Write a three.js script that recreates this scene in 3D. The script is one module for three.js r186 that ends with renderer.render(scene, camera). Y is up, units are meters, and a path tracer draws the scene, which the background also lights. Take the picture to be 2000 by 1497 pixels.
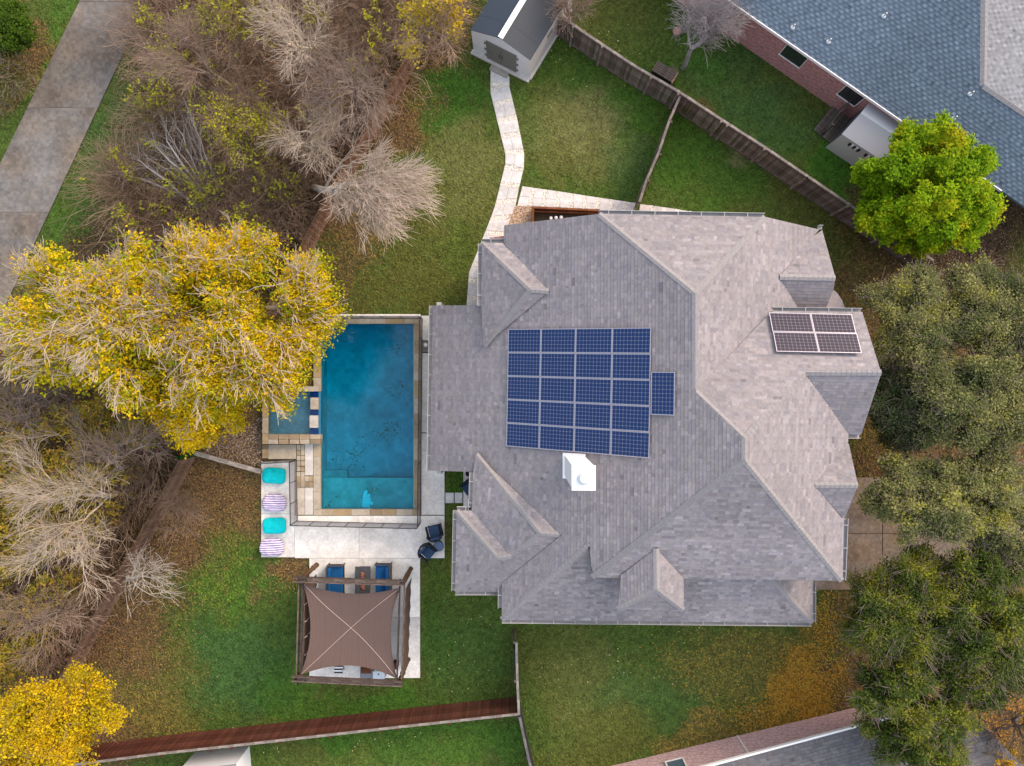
import * as THREE from 'three';
import { mergeGeometries } from 'three/addons/utils/BufferGeometryUtils.js';
import { RoundedBoxGeometry } from 'three/addons/geometries/RoundedBoxGeometry.js';

// ---------------------------------------------------------------- camera, sky, sun, exposure
const V3 = THREE.Vector3;
const CAM_H = 36, F = 1387;                       // drone height in metres, focal length in photo pixels
const scene = new THREE.Scene();
const camera = new THREE.PerspectiveCamera(2 * Math.atan(748.5 / F) * 180 / Math.PI, 2000 / 1497, 0.1, 1200);
camera.position.set(0, CAM_H, 0);
camera.up.set(0, 0, -1);
camera.lookAt(0, 0, 0);
scene.add(camera);

const SUN = new V3(0.60, 0.52, -0.56).normalize();   // low, hazy sun to the north-east
function makeSky() {
  const w = 256, h = 128, d = new Float32Array(w * h * 4), v = new V3();
  for (let j = 0; j < h; j++) for (let i = 0; i < w; i++) {
    const phi = (i + .5) / w * 2 * Math.PI - Math.PI, el = ((j + .5) / h - .5) * Math.PI;
    v.set(Math.cos(el) * Math.cos(phi), Math.sin(el), Math.cos(el) * Math.sin(phi));
    const s = Math.max(0, v.dot(SUN)), glow = 0.80 * s * s + 0.9 * Math.pow(s, 6);
    const up = Math.max(0, v.y), L = el < 0 ? .30 : .68 + .15 * up;
    const k = (j * w + i) * 4;
    d[k] = L * .85 + glow * 1.16; d[k + 1] = L * .965 + glow * .95; d[k + 2] = L * 1.17 + glow * .76; d[k + 3] = 1;
  }
  const t = new THREE.DataTexture(d, w, h, THREE.RGBAFormat, THREE.FloatType);
  t.mapping = THREE.EquirectangularReflectionMapping; t.magFilter = t.minFilter = THREE.LinearFilter; t.needsUpdate = true;
  return t;
}
const sky = makeSky();
scene.background = sky; scene.environment = sky;
const sun = new THREE.DirectionalLight(new THREE.Color(1, .76, .57), 2.7);
sun.position.copy(SUN).multiplyScalar(120); sun.target.position.set(0, 0, 0);
sun.castShadow = true; sun.shadow.radius = 45; sun.shadow.mapSize.set(4096, 4096);
Object.assign(sun.shadow.camera, { left: -50, right: 50, top: 50, bottom: -50, near: 1, far: 260 });
scene.add(sun, sun.target);
const renderer = new THREE.WebGLRenderer({ antialias: true });
renderer.toneMapping = THREE.LinearToneMapping;
renderer.toneMappingExposure = 1.38;
renderer.shadowMap.enabled = true;

// ---------------------------------------------------------------- helpers
const P = (px, py, y = 0) => new V3((px - 1000) * (CAM_H - y) / F, y, (py - 748.5) * (CAM_H - y) / F);   // photo pixel + height -> place
const toPx = (x, z) => [1000 + x * F / CAM_H, 748.5 + z * F / CAM_H];
function rng(seed) { let a = seed >>> 0; return () => { a = (a + 0x6D2B79F5) | 0; let t = Math.imul(a ^ (a >>> 15), 1 | a); t = (t + Math.imul(t ^ (t >>> 7), 61 | t)) ^ t; return ((t ^ (t >>> 14)) >>> 0) / 4294967296; }; }
const R0 = rng(11);
const gauss = r => { let s = 0; for (let i = 0; i < 4; i++) s += r(); return (s - 2) * 1.0; };
const hash = (i, j) => { let h = Math.imul(i, 374761393) + Math.imul(j, 668265263); h = Math.imul(h ^ (h >>> 13), 1274126177); return ((h ^ (h >>> 16)) >>> 0) / 4294967296; };
function vnoise(x, y) {
  const i = Math.floor(x), j = Math.floor(y), f = x - i, g = y - j, u = f * f * (3 - 2 * f), v = g * g * (3 - 2 * g);
  const a = hash(i, j), b = hash(i + 1, j), c = hash(i, j + 1), d = hash(i + 1, j + 1);
  return a + (b - a) * u + (c - a) * v + (a - b - c + d) * u * v;
}
const fbm = (x, y, n = 4) => { let s = 0, a = .5, t = 0; for (let k = 0; k < n; k++) { s += a * vnoise(x, y); t += a; a *= .5; x = x * 2.03 + 17.1; y = y * 2.03 + 5.7; } return s / t; };
const lerp = (a, b, t) => a + (b - a) * t, clamp = (x, a, b) => Math.min(b, Math.max(a, x));
const smooth = (a, b, x) => { const t = clamp((x - a) / (b - a), 0, 1); return t * t * (3 - 2 * t); };
const C = (r, g, b) => new THREE.Color().setRGB(r, g, b);
const S = hex => new THREE.Color(hex);

function tex(n, m, fn, srgb = true) {                 // fn(u, v) -> [r, g, b] display values 0..1
  const d = new Uint8Array(n * m * 4);
  for (let j = 0; j < m; j++) for (let i = 0; i < n; i++) {
    const c = fn(i / n, j / m, i, j), k = (j * n + i) * 4;
    for (let q = 0; q < 3; q++) d[k + q] = clamp(c[q] * 255, 0, 255); d[k + 3] = 255;
  }
  const t = new THREE.DataTexture(d, n, m, THREE.RGBAFormat);
  if (srgb) t.colorSpace = THREE.SRGBColorSpace;
  t.wrapS = t.wrapT = THREE.RepeatWrapping; t.magFilter = THREE.LinearFilter; t.minFilter = THREE.LinearMipmapLinearFilter; t.generateMipmaps = true; t.needsUpdate = true;
  return t;
}
const pnoise = (u, v, f, n = 4) => {                  // tiling fbm
  let s = 0, a = .5, t = 0;
  for (let k = 0; k < n; k++) {
    const x = u * f, y = v * f, i = Math.floor(x), j = Math.floor(y), fx = x - i, fy = y - j, U = fx * fx * (3 - 2 * fx), W = fy * fy * (3 - 2 * fy);
    const h = (p, q) => hash(((p % f) + f) % f + k * 91, ((q % f) + f) % f + k * 37);
    s += a * lerp(lerp(h(i, j), h(i + 1, j), U), lerp(h(i, j + 1), h(i + 1, j + 1), U), W); t += a; a *= .55; f *= 2;
  }
  return s / t;
};
const g3 = x => [x, x, x];
const T_grain = tex(256, 256, (u, v, i, j) => g3(.80 + .2 * hash(i, j) * .6 + .14 * (pnoise(u, v, 8) - .5)));
const T_conc = tex(512, 512, (u, v, i, j) => { const a = pnoise(u, v, 5, 5), b = pnoise(u, v, 40, 3), sp = hash(i, j) > .985 ? -.12 : 0; const x = .86 + .22 * (a - .5) + .14 * (b - .5) + sp; return [x, x * .995, x * .985]; });
const T_trail = tex(1024, 1024, (u, v, i, j) => { const a = pnoise(u, v, 4, 6), b = pnoise(u + .37, v + .11, 9, 4), c = pnoise(u, v, 60, 3), sp = hash(i, j) > .975 ? -.16 * hash(j, i) : 0; const x = .80 + .42 * (a - .5) + .26 * (c - .5) + sp * 1.4, w = .22 * (b - .5); return [x * (1 + w * .5), x, x * (1 - w * .6)]; });
const T_wood = tex(256, 256, (u, v, i, j) => { const a = pnoise(u, v * .12, 64, 3), b = pnoise(u, v, 6, 4); const x = .78 + .34 * (a - .5) + .3 * (b - .5); return [x, x * .985, x * .97]; });
const T_weave = tex(128, 128, (u, v, i, j) => g3(.84 + .12 * ((i >> 1) & 1 ? 1 : -1) * .35 + .1 * (hash(i, j) - .5) + .1 * (pnoise(u, v, 6) - .5)));
const T_brick = tex(512, 512, (u, v, i, j) => {       // fine brickwork tone, far too small to tell apart from the air
  const row = Math.floor(v * 26), x = u * 9 + (row & 1 ? .5 : 0), col = Math.floor(x), m = (v * 26 - row) < .14 || (x - col) < .05, t = hash(col % 9, row) * .3 + .72 + .1 * (hash(i, j) - .5);
  return m ? [.86, .83, .82] : [.93 * t, .80 * t, .79 * t];
});
const M = (color, o = {}) => new THREE.MeshPhysicalMaterial({ color, roughness: .85, specularIntensity: (o.roughness ?? .85) >= .8 ? .2 : .7, ...o });
const mats = {
  conc: M(C(.70, .685, .66), { map: T_conc, bumpMap: T_conc, bumpScale: .004 }),
  trail: M(C(.36, .34, .325), { map: T_conc, bumpMap: T_conc, bumpScale: .008, roughness: .95 }),
  drive: M(C(.36, .29, .23), { map: T_trail, bumpMap: T_conc, bumpScale: .006 }),
  white: M(C(.78, .78, .78), { roughness: .6 }),
  offwhite: M(C(.70, .69, .66), { map: T_grain }),
  darkmetal: M(C(.03, .034, .045), { roughness: .5, metalness: .3 }),
  black: M(C(.015, .016, .02), { roughness: .6 }),
  brick: M(C(.66, .47, .47), { map: T_brick, bumpMap: T_brick, bumpScale: .006 }),
  glass: new THREE.MeshPhysicalMaterial({ color: C(.02, .025, .03), roughness: .06, metalness: 0, clearcoat: 1 }),
};
const used = {};
function numbered(n) { if (!(n in used)) { used[n] = 0; return n; } return n + '_' + String(++used[n]).padStart(3, '0'); }
function shadow(o) { o.traverse(c => { if (c.isMesh) { c.castShadow = true; c.receiveShadow = true; } }); return o; }
function thing(name, label, category, pos = new V3(), turn = 0, group) {
  const o = new THREE.Group(); o.name = numbered(name); o.position.copy(pos); o.rotation.y = turn;
  o.userData = { label, category }; if (group) o.userData.group = group; scene.add(o); return o;
}
function mesh(name, geo, mat, parent, stuff) { const m = new THREE.Mesh(geo, mat); m.name = name; m.castShadow = m.receiveShadow = true; if (stuff) m.userData.kind = 'stuff'; parent.add(m); return m; }
function struct(name, geo, mat) { const m = geo ? mesh(numbered(name), geo, mat, scene) : new THREE.Group(); if (!geo) { m.name = numbered(name); scene.add(m); } m.userData.kind = 'structure'; return m; }
const uvBox = (w, h, d, s = 1) => {                   // box whose uv are metres
  const g = new THREE.BoxGeometry(w, h, d), p = g.attributes.position, n = g.attributes.normal, uv = g.attributes.uv;
  for (let i = 0; i < p.count; i++) {
    const ax = Math.abs(n.getX(i)), ay = Math.abs(n.getY(i));
    if (ay > .5) uv.setXY(i, p.getX(i) / s, p.getZ(i) / s); else if (ax > .5) uv.setXY(i, p.getZ(i) / s, p.getY(i) / s); else uv.setXY(i, p.getX(i) / s, p.getY(i) / s);
  }
  return g;
};
const at = (g, x = 0, y = 0, z = 0, ry = 0) => { if (ry) g.rotateY(ry); g.translate(x, y, z); return g; };
const rbox = (w, h, d, r = .02, seg = 2) => new RoundedBoxGeometry(w, h, d, seg, r);
function bar(a, b, w, h) {                            // box from a to b, w across, h high
  const d = b.clone().sub(a), L = d.length(), g = uvBox(w, h, L); const q = new THREE.Object3D();
  q.position.copy(a).addScaledVector(d, .5); q.lookAt(b); q.updateMatrix(); g.applyMatrix4(q.matrix); return g;
}
function prism(pts, y0, y1, s = 1) {                  // vertical prism over a ground polygon [[x, z], ...], uv in metres
  const sh = new THREE.Shape(pts.map(([x, z]) => new THREE.Vector2(x, -z)));
  const g = new THREE.ExtrudeGeometry(sh, { depth: y1 - y0, bevelEnabled: false }); g.rotateX(-Math.PI / 2); g.translate(0, y0, 0); return g;
}
const pxPoly = (arr, y = 0) => arr.map(([a, b]) => { const p = P(a, b, y); return [p.x, p.z]; });
const pxRect = (x0, y0, x1, y1, y = 0) => pxPoly([[x0, y0], [x1, y0], [x1, y1], [x0, y1]], y);
function tube(a, b, ra, rb, n = 5) {                  // open tapered tube, few faces
  const d = b.clone().sub(a).normalize(), u = Math.abs(d.y) < .9 ? new V3(0, 1, 0).cross(d).normalize() : new V3(1, 0, 0).cross(d).normalize(), v = d.clone().cross(u), pos = [], nor = [], idx = [];
  for (let i = 0; i < n; i++) { const t = i / n * 2 * Math.PI, x = u.clone().multiplyScalar(Math.cos(t)).addScaledVector(v, Math.sin(t)); pos.push(a.x + x.x * ra, a.y + x.y * ra, a.z + x.z * ra, b.x + x.x * rb, b.y + x.y * rb, b.z + x.z * rb); nor.push(x.x, x.y, x.z, x.x, x.y, x.z); }
  for (let i = 0; i < n; i++) { const p = 2 * i, q = 2 * ((i + 1) % n); idx.push(p, q, p + 1, q, q + 1, p + 1); }
  return { pos, nor, idx };
}
class TubeSoup {                                      // many tubes into one geometry
  constructor() { this.pos = []; this.nor = []; this.idx = []; }
  add(a, b, ra, rb, n) { const t = tube(a, b, ra, rb, n), o = this.pos.length / 3; for (const x of t.pos) this.pos.push(x); for (const x of t.nor) this.nor.push(x); for (const x of t.idx) this.idx.push(x + o); }
  build() { const g = new THREE.BufferGeometry(); g.setAttribute('position', new THREE.Float32BufferAttribute(this.pos, 3)); g.setAttribute('normal', new THREE.Float32BufferAttribute(this.nor, 3)); g.setIndex(this.idx); return g; }
}

// ---------------------------------------------------------------- ground
const pal = {
  grass: [.052, .086, .017], bright: [.038, .104, .012], dry: [.150, .145, .055], olive: [.078, .084, .020], blue: [.034, .080, .022],
  litter: [.095, .062, .034], orange: [.26, .135, .018], soil: [.048, .033, .024], leafy: [.105, .085, .028], tan: [.19, .14, .10],
};
// what grows or lies where: [x, y, rx, ry (photo pixels), turn, what, how much]
const patches = [
  [880, 190, 60, 60, 0, 'bright', .8], [905, 350, 75, 110, 0, 'dry', .45], [860, 470, 130, 90, 0, 'olive', .6], [760, 560, 130, 60, 0, 'olive', .8], [900, 480, 40, 60, 0, 'bright', .25],
  [1140, 260, 105, 80, .2, 'dry', .72], [1130, 130, 80, 50, .6, 'bright', .35], [1250, 200, 60, 90, -.3, 'bright', .55], [1230, 330, 60, 60, 0, 'blue', .6], [1060, 300, 45, 90, 0, 'grass', .3], [1100, 320, 70, 35, 0, 'olive', .5],
  [1200, 40, 90, 50, .3, 'olive', .6], [1290, 70, 70, 60, 0, 'grass', .5], [1430, 170, 110, 70, .5, 'blue', .6], [1380, 110, 50, 40, 0, 'bright', .4], [1530, 230, 90, 60, .6, 'blue', .5], [1625, 330, 60, 40, .6, 'bright', .9],
  [1340, 300, 60, 60, .3, 'bright', .7], [1430, 340, 70, 45, .4, 'bright', .5], [1410, 395, 80, 30, .1, 'bright', .45], [1580, 400, 70, 50, .6, 'olive', .6], [1490, 300, 45, 30, .6, 'tan', .35],
  [1640, 480, 50, 80, 0, 'olive', .7], [1650, 560, 40, 60, 0, 'bright', .4],
  [430, 930, 80, 120, 0, 'litter', .95], [400, 1010, 90, 90, 0, 'litter', .8], [350, 1090, 120, 90, .6, 'leafy', .55], [440, 1130, 80, 60, 0, 'bright', .55], [400, 1200, 90, 90, 0, 'bright', .35], [470, 1310, 110, 90, 0, 'blue', .8],
  [270, 1330, 110, 130, .3, 'olive', .9], [260, 1400, 90, 70, 0, 'leafy', .5], [555, 1125, 45, 40, 0, 'litter', .9], [700, 1385, 130, 40, -.1, 'bright', .7], [850, 1200, 26, 120, 0, 'bright', .35], [920, 1280, 90, 90, 0, 'blue', .3], [560, 1350, 60, 40, 0, 'bright', .5],
  [750, 1450, 120, 40, 0, 'bright', .45], [930, 1445, 90, 35, 0, 'bright', .6], [640, 1480, 120, 30, 0, 'olive', .4],
  [1090, 1290, 90, 90, 0, 'olive', .55], [1150, 1330, 90, 70, 0, 'dry', .16], [1290, 1370, 100, 60, 0, 'blue', .5], [1200, 1440, 110, 50, 0, 'olive', .4], [1450, 1300, 140, 80, 0, 'leafy', .55], [1580, 1345, 55, 58, 0, 'orange', .58], [1545, 1395, 80, 26, -.2, 'orange', .42], [1612, 1230, 28, 70, 0, 'orange', .28], [1400, 1440, 120, 35, -.25, 'leafy', .8],
  [885, 940, 25, 25, 0, 'bright', .6], [880, 1040, 20, 70, 0, 'olive', .5], [870, 1130, 40, 40, 0, 'grass', .5],
  [60, 130, 60, 60, .4, 'bright', .6], [110, 60, 25, 60, .4, 'bright', .5], [25, 100, 50, 110, .2, 'litter', .95], [20, 270, 30, 80, .4, 'grass', .8], [140, 440, 60, 90, .5, 'bright', .35], [230, 240, 60, 150, .45, 'blue', .5], [285, 80, 40, 60, .4, 'blue', .6],
  [460, 160, 190, 190, 0, 'litter', 1], [620, 120, 190, 170, 0, 'litter', 1], [420, 330, 150, 130, 0, 'soil', .85], [560, 380, 130, 90, 0, 'litter', .9], [800, 60, 110, 80, .3, 'litter', .95], [760, 230, 70, 90, .5, 'litter', .85], [700, 420, 80, 50, 0, 'litter', .5], [670, 500, 45, 60, .4, 'litter', .65],
  [120, 880, 230, 220, 0, 'litter', 1], [140, 1100, 220, 180, 0, 'soil', .8], [60, 1250, 160, 140, 0, 'litter', 1], [300, 700, 330, 220, 0, 'litter', 1], [240, 1230, 70, 90, .5, 'litter', .7], [330, 1000, 60, 110, .4, 'litter', .9], [60, 1430, 170, 110, 0, 'litter', 1], [330, 500, 190, 80, 0, 'soil', .8], [450, 870, 50, 60, 0, 'litter', .9],
  [1790, 560, 150, 120, 0, 'litter', .95], [1900, 460, 110, 90, 0, 'soil', .9], [1880, 800, 200, 260, 0, 'litter', 1], [1700, 870, 55, 70, 0, 'leafy', 1], [1690, 920, 40, 30, 0, 'litter', .8], [1860, 1200, 210, 200, 0, 'litter', .95], [1930, 1430, 150, 120, 0, 'litter', .9], [1950, 1400, 60, 60, 0, 'orange', .5], [1960, 420, 80, 120, 0, 'soil', .8], [1720, 1350, 90, 80, 0, 'litter', .9],
  [1280, 150, 18, 12, .6, 'tan', .5], [1360, 230, 40, 18, .6, 'litter', .6], [1700, 420, 60, 40, .5, 'soil', .7], [1010, 110, 30, 20, .4, 'olive', .5],
];
{
  const X0 = -36, Z0 = -28, TW = 72, TH = 56, n = 2048, m = 1593, d = new Uint8Array(n * m * 4), tol = new Uint8Array(n * m * 4);
  const toS = x => { x = clamp(x, 0, 1); return 255 * (x <= .0031308 ? 12.92 * x : 1.055 * Math.pow(x, 1 / 2.4) - .055); };
  const R = new Float32Array(n * m), G = new Float32Array(n * m), B = new Float32Array(n * m), LT = new Float32Array(n * m);
  const cs = 8, cn = Math.ceil(n / cs) + 2, cm = Math.ceil(m / cs) + 2, WX = new Float32Array(cn * cm), WY = new Float32Array(cn * cm), BR = new Float32Array(cn * cm);
  for (let j = 0; j < cm; j++) for (let i = 0; i < cn; i++) { const x = X0 + i * cs / n * TW, z = Z0 + j * cs / m * TH, k = j * cn + i; WX[k] = (fbm(x * .9 + 3, z * .9, 3) - .5) * 120; WY[k] = (fbm(x * .9 + 31, z * .9 + 9, 3) - .5) * 120; BR[k] = fbm(x * .35, z * .35, 3); }
  const samp = (A, i, j) => { const a = i / cs, b = j / cs, p = a | 0, q = b | 0, f = a - p, g = b - q, k = q * cn + p; return (A[k] * (1 - f) + A[k + 1] * f) * (1 - g) + (A[k + cn] * (1 - f) + A[k + cn + 1] * f) * g; };
  for (let j = 0; j < m; j++) for (let i = 0; i < n; i++) { const k = j * n + i, q0 = smooth(.42, .62, samp(BR, i, j)) * .45; R[k] = lerp(pal.grass[0], pal.olive[0], q0); G[k] = lerp(pal.grass[1], pal.olive[1], q0); B[k] = lerp(pal.grass[2], pal.olive[2], q0); }
  const sx = TW / n * F / CAM_H, sz = TH / m * F / CAM_H, ox = 1000 + X0 * F / CAM_H, oz = 748.5 + Z0 * F / CAM_H;
  for (const [bx, by, rx, ry, a, what, kk] of patches) {
    const ca = Math.cos(a), sa = Math.sin(a), rr = Math.max(rx, ry) * 1.5 + 62, c = pal[what], isL = what === 'litter' || what === 'soil' || what === 'orange' || what === 'leafy';
    const i0 = clamp(Math.floor((bx - rr - ox) / sx), 0, n), i1 = clamp(Math.ceil((bx + rr - ox) / sx), 0, n), j0 = clamp(Math.floor((by - rr - oz) / sz), 0, m), j1 = clamp(Math.ceil((by + rr - oz) / sz), 0, m);
    for (let j = j0; j < j1; j++) for (let i = i0; i < i1; i++) {
      const dx = ox + (i + .5) * sx - bx + samp(WX, i, j), dy = oz + (j + .5) * sz - by + samp(WY, i, j), u = (dx * ca + dy * sa) / rx, v = (-dx * sa + dy * ca) / ry, q = u * u + v * v;
      if (q > 2.2) continue;
      const k = j * n + i, w = clamp(kk * smooth(2.0, .25, q + (hash((i >> 1) + 7, j >> 1) - .5) * .7 + (hash(i >> 3, (j >> 3) + 77) - .5) * .35), 0, 1);
      R[k] = lerp(R[k], c[0], w); G[k] = lerp(G[k], c[1], w); B[k] = lerp(B[k], c[2], w); if (isL && w > LT[k]) LT[k] = w;
    }
  }
  for (let j = 0; j < m; j++) for (let i = 0; i < n; i++) {
    const kk = j * n + i, x = X0 + (i + .5) / n * TW, z = Z0 + (j + .5) / m * TH, lit = LT[kk]; let r = R[kk], g = G[kk], b = B[kk];
    const h1 = hash(i, j), h2 = hash(i >> 1, (j >> 1) + 999), h3 = vnoise(x * 5.5 + 7, z * 5.5);
    const s = 1 + (h1 - .5) * .6 + (h2 - .5) * .5 + (h3 - .5) * .4;
    if (lit > .25 && h2 > .62) { const q = h2 * 7 % 1; r *= 1.25 + q * .5; g *= 1.15 + q * .3; }
    if (lit < .5 && h2 > .95) { r *= 1.35; g *= 1.2; b *= 1.2; }
    const k = kk * 4; d[k] = toS(r * s); d[k + 1] = toS(g * s); d[k + 2] = toS(b * s); d[k + 3] = 255;
    const e = clamp(128 + (h1 - .5) * 120 + (h2 - .5) * 160 + (h3 - .5) * 60, 0, 255); tol[k] = tol[k + 1] = tol[k + 2] = e; tol[k + 3] = 255;
  }
  const mk = (arr, srgb) => { const t = new THREE.DataTexture(arr, n, m, THREE.RGBAFormat); if (srgb) t.colorSpace = THREE.SRGBColorSpace; t.wrapS = t.wrapT = THREE.MirroredRepeatWrapping; t.magFilter = THREE.LinearFilter; t.minFilter = THREE.LinearMipmapLinearFilter; t.generateMipmaps = true; t.needsUpdate = true; return t; };
  const sh = new THREE.Shape([[-300, -300], [300, -300], [300, 300], [-300, 300]].map(a => new THREE.Vector2(...a)));
  const pool = pxRect(622, 628, 812, 999); sh.holes.push(new THREE.Path(pool.map(([x, z]) => new THREE.Vector2(x, -z))));
  const g = new THREE.ShapeGeometry(sh); g.rotateX(-Math.PI / 2);
  const p = g.attributes.position, uv = g.attributes.uv; for (let i = 0; i < p.count; i++) uv.setXY(i, (p.getX(i) - X0) / TW, (p.getZ(i) - Z0) / TH);
  const gm = M(C(1, 1, 1), { map: mk(d, true), bumpMap: mk(tol, false), bumpScale: .05, roughness: 1 });
  struct('ground', g, gm).castShadow = false;
}

// ---------------------------------------------------------------- concrete trail across the corner
function slabRow(parent, L, Rr, cuts, y, th, mat, gap, name = 'slab') {      // strip between two edges L, Rr (world points along), cut at fractions
  const pt = (e, t) => { const s = t * (e.length - 1), i = Math.min(e.length - 2, Math.floor(s)), f = s - i; return e[i].clone().lerp(e[i + 1], f); };
  for (let k = 0; k < cuts.length - 1; k++) {
    const a = cuts[k] + gap, b = cuts[k + 1] - gap, q = [];
    const steps = Math.max(1, Math.ceil((b - a) * (L.length - 1)));
    for (let i = 0; i <= steps; i++) q.push(pt(L, lerp(a, b, i / steps)));
    for (let i = steps; i >= 0; i--) q.push(pt(Rr, lerp(a, b, i / steps)));
    mesh(name, prism(q.map(p => [p.x, p.z]), y - th, y), Array.isArray(mat) ? mat[k % mat.length] : mat, parent);
  }
}
{
  const g = struct('concrete_trail');
  const l0 = P(255, -200), l1 = P(-340, 1018), r0 = P(384, -200), r1 = P(-186, 1018);
  const m2 = [C(.255, .230, .208), C(.24, .217, .198), C(.27, .245, .22)].map((c, i) => { const t = T_trail.clone(); t.repeat.set(.11, .11); t.offset.set(i * .31, i * .17); t.needsUpdate = true; return M(c, { map: t, bumpMap: T_conc, bumpScale: .008, roughness: .95 }); });
  const cut = [0, .168, .338, .505, .67, .835, 1];
  slabRow(g, [l0, l1], [r0, r1], cut, .05, .2, m2, .0005);
  mesh('joint_filler', prism([l0, l1, r1, r0].map(p => [p.x, p.z]), -.1, .035), M(C(.16, .14, .125)), g);
}

// ---------------------------------------------------------------- paver walkways
const paverMats = [C(.80, .80, .81), C(.75, .75, .765), C(.83, .825, .83)].map(c => M(c, { map: T_conc, bumpMap: T_conc, bumpScale: .004 }));
const pebbleGeo = new THREE.IcosahedronGeometry(.035, 0);
function walkway(label, left, right, step, frac, seed, y = .045) {
  const g = thing('paver_walkway', label, 'walkway', new V3(), 0, 'paver walkways behind the house');
  const Lw = left.map(a => P(a[0], a[1])), Rw = right.map(a => P(a[0], a[1])), r = rng(seed);
  const cen = Lw.map((p, i) => p.clone().add(Rw[i]).multiplyScalar(.5)), acc = [0]; for (let i = 1; i < cen.length; i++) acc.push(acc[i - 1] + cen[i].distanceTo(cen[i - 1]));
  const tot = acc[acc.length - 1], atL = (e, s) => { let i = 1; while (i < acc.length - 1 && acc[i] < s) i++; const f = (s - acc[i - 1]) / (acc[i] - acc[i - 1]); return e[i - 1].clone().lerp(e[i], f); };
  const poly = [...Lw, ...[...Rw].reverse()].map(p => [p.x, p.z]);
  mesh('joint_bed', prism(poly, -.05, y - .022), M(C(.78, .745, .68), { map: T_conc, bumpMap: T_conc, bumpScale: .03 }), g);
  const geoms = [];
  for (let s = 0; s < tot - .1; s += step) {
    const a = s + .02, b = Math.min(tot, s + step * frac), f0 = .5 + (r() - .5) * .06, mid = r() < .75;
    const quads = mid ? [[0.01, f0 - .008], [f0 + .008, .99]] : [[.01, .99]];
    for (const [u0, u1] of quads) {
      const q = [[a, u0], [a, u1], [b, u1], [b, u0]].map(([t, u]) => { const A = atL(Lw, t), B = atL(Rw, t), p = A.lerp(B, u); return [p.x, p.z]; });
      mesh('paver', prism(q, -.03, y + r() * .006), paverMats[Math.floor(r() * 3)], g);
    }
    for (let k = 0; k < 46; k++) {                   // white river stones in the joint
      const t = lerp(b + .01, Math.min(tot, s + step) - .0, r()), u = .03 + .94 * r(), p = atL(Lw, t).lerp(atL(Rw, t), u);
      const e = pebbleGeo.clone(); e.scale(.6 + r() * .8, .5, .6 + r() * .8); e.rotateY(r() * 6); e.translate(p.x, y - .015, p.z); geoms.push(e);
    }
  }
  mesh('joint_pebbles', mergeGeometries(geoms), M(C(.74, .71, .65)), g, true);
  return g;
}
walkway('pale paver walkway winding down from the shed door to the house corner',
  [[958, 128], [958, 182], [972, 240], [987, 302], [987, 320], [977, 361], [965, 409], [941, 470], [916, 532], [911, 600]],
  [[995, 150], [995, 171], [1010, 232], [1024, 302], [1023, 329], [1014, 366], [1007, 401], [978, 480], [952, 540], [946, 600]], .86, .70, 5);
walkway('straight paver walkway beside the timber planter, running to the leaning side fence',
  [[1020, 364], [1090, 374], [1160, 385], [1242, 397]], [[1010, 403], [1090, 406], [1160, 411], [1236, 418]], .68, .70, 6);
walkway('short paver walkway end beyond the side fence, along the tall roof edge',
  [[1250, 399], [1310, 407], [1385, 420]], [[1246, 424], [1310, 426], [1385, 428]], .68, .72, 7);

// ---------------------------------------------------------------- driveway
{
  const dt = T_trail.clone(); dt.repeat.set(.13, .13); dt.needsUpdate = true; mats.drive.map = dt;
  const g = struct('driveway');
  for (const [a, b, c, d] of [[1560, 933, 1722.5, 1042], [1724, 985, 1960, 1042], [1560, 1043.2, 1722.5, 1152], [1724, 1043.2, 1960, 1152]]) mesh('slab', prism(pxRect(a, b, c, d), -.1, .04), mats.drive, g);
  mesh('joint_filler', prism(pxRect(1561, 986, 1958, 1150), -.1, .02), M(C(.06, .045, .035)), g);
}

// ---------------------------------------------------------------- pool deck
{
  const g = struct('pool_deck'), Y = .1;
  const deckMats = [C(.99, .975, .95), C(.955, .94, .915), C(1.0, .985, .955)].map((c, i) => { const t = T_conc.clone(); t.repeat.set(.27, .27); t.offset.set(i * .37, i * .21); t.needsUpdate = true; return M(c, { map: t, bumpMap: T_conc, bumpScale: .003, roughness: .9 }); });
  [[510, 902, 574.7, 1003.7], [510, 1004.3, 574.7, 1089], [575.3, 1008, 700.7, 1090.7], [701.3, 1008, 868, 1090.7], [823, 690, 868, 845], [823, 847, 868, 1006], [823, 617, 868, 665],
   [604, 1091.3, 708.7, 1205.7], [709.3, 1091.3, 820, 1205.7], [604, 1206.3, 708.7, 1325], [709.3, 1206.3, 820, 1325], [622, 614, 821, 620]].forEach(([a, b, c, d], i) => mesh('slab', prism(pxRect(a, b, c, d, Y), -.1, Y), deckMats[i % 3], g));
  mesh('slab', prism(pxRect(823, 667, 868, 688, Y), -.1, Y - .01), M(C(.36, .35, .30), { map: T_conc }), g);
  mesh('slab', prism(pxRect(905, 915, 930, 1000, Y), -.1, Y), deckMats[1], g);
  mesh('stepping_slab', prism(pxRect(870, 963, 886, 983, .06), -.1, .06), paverMats[0], g);
  mesh('stepping_slab', prism(pxRect(888, 963, 903, 983, .06), -.1, .06), paverMats[1], g);
}

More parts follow.
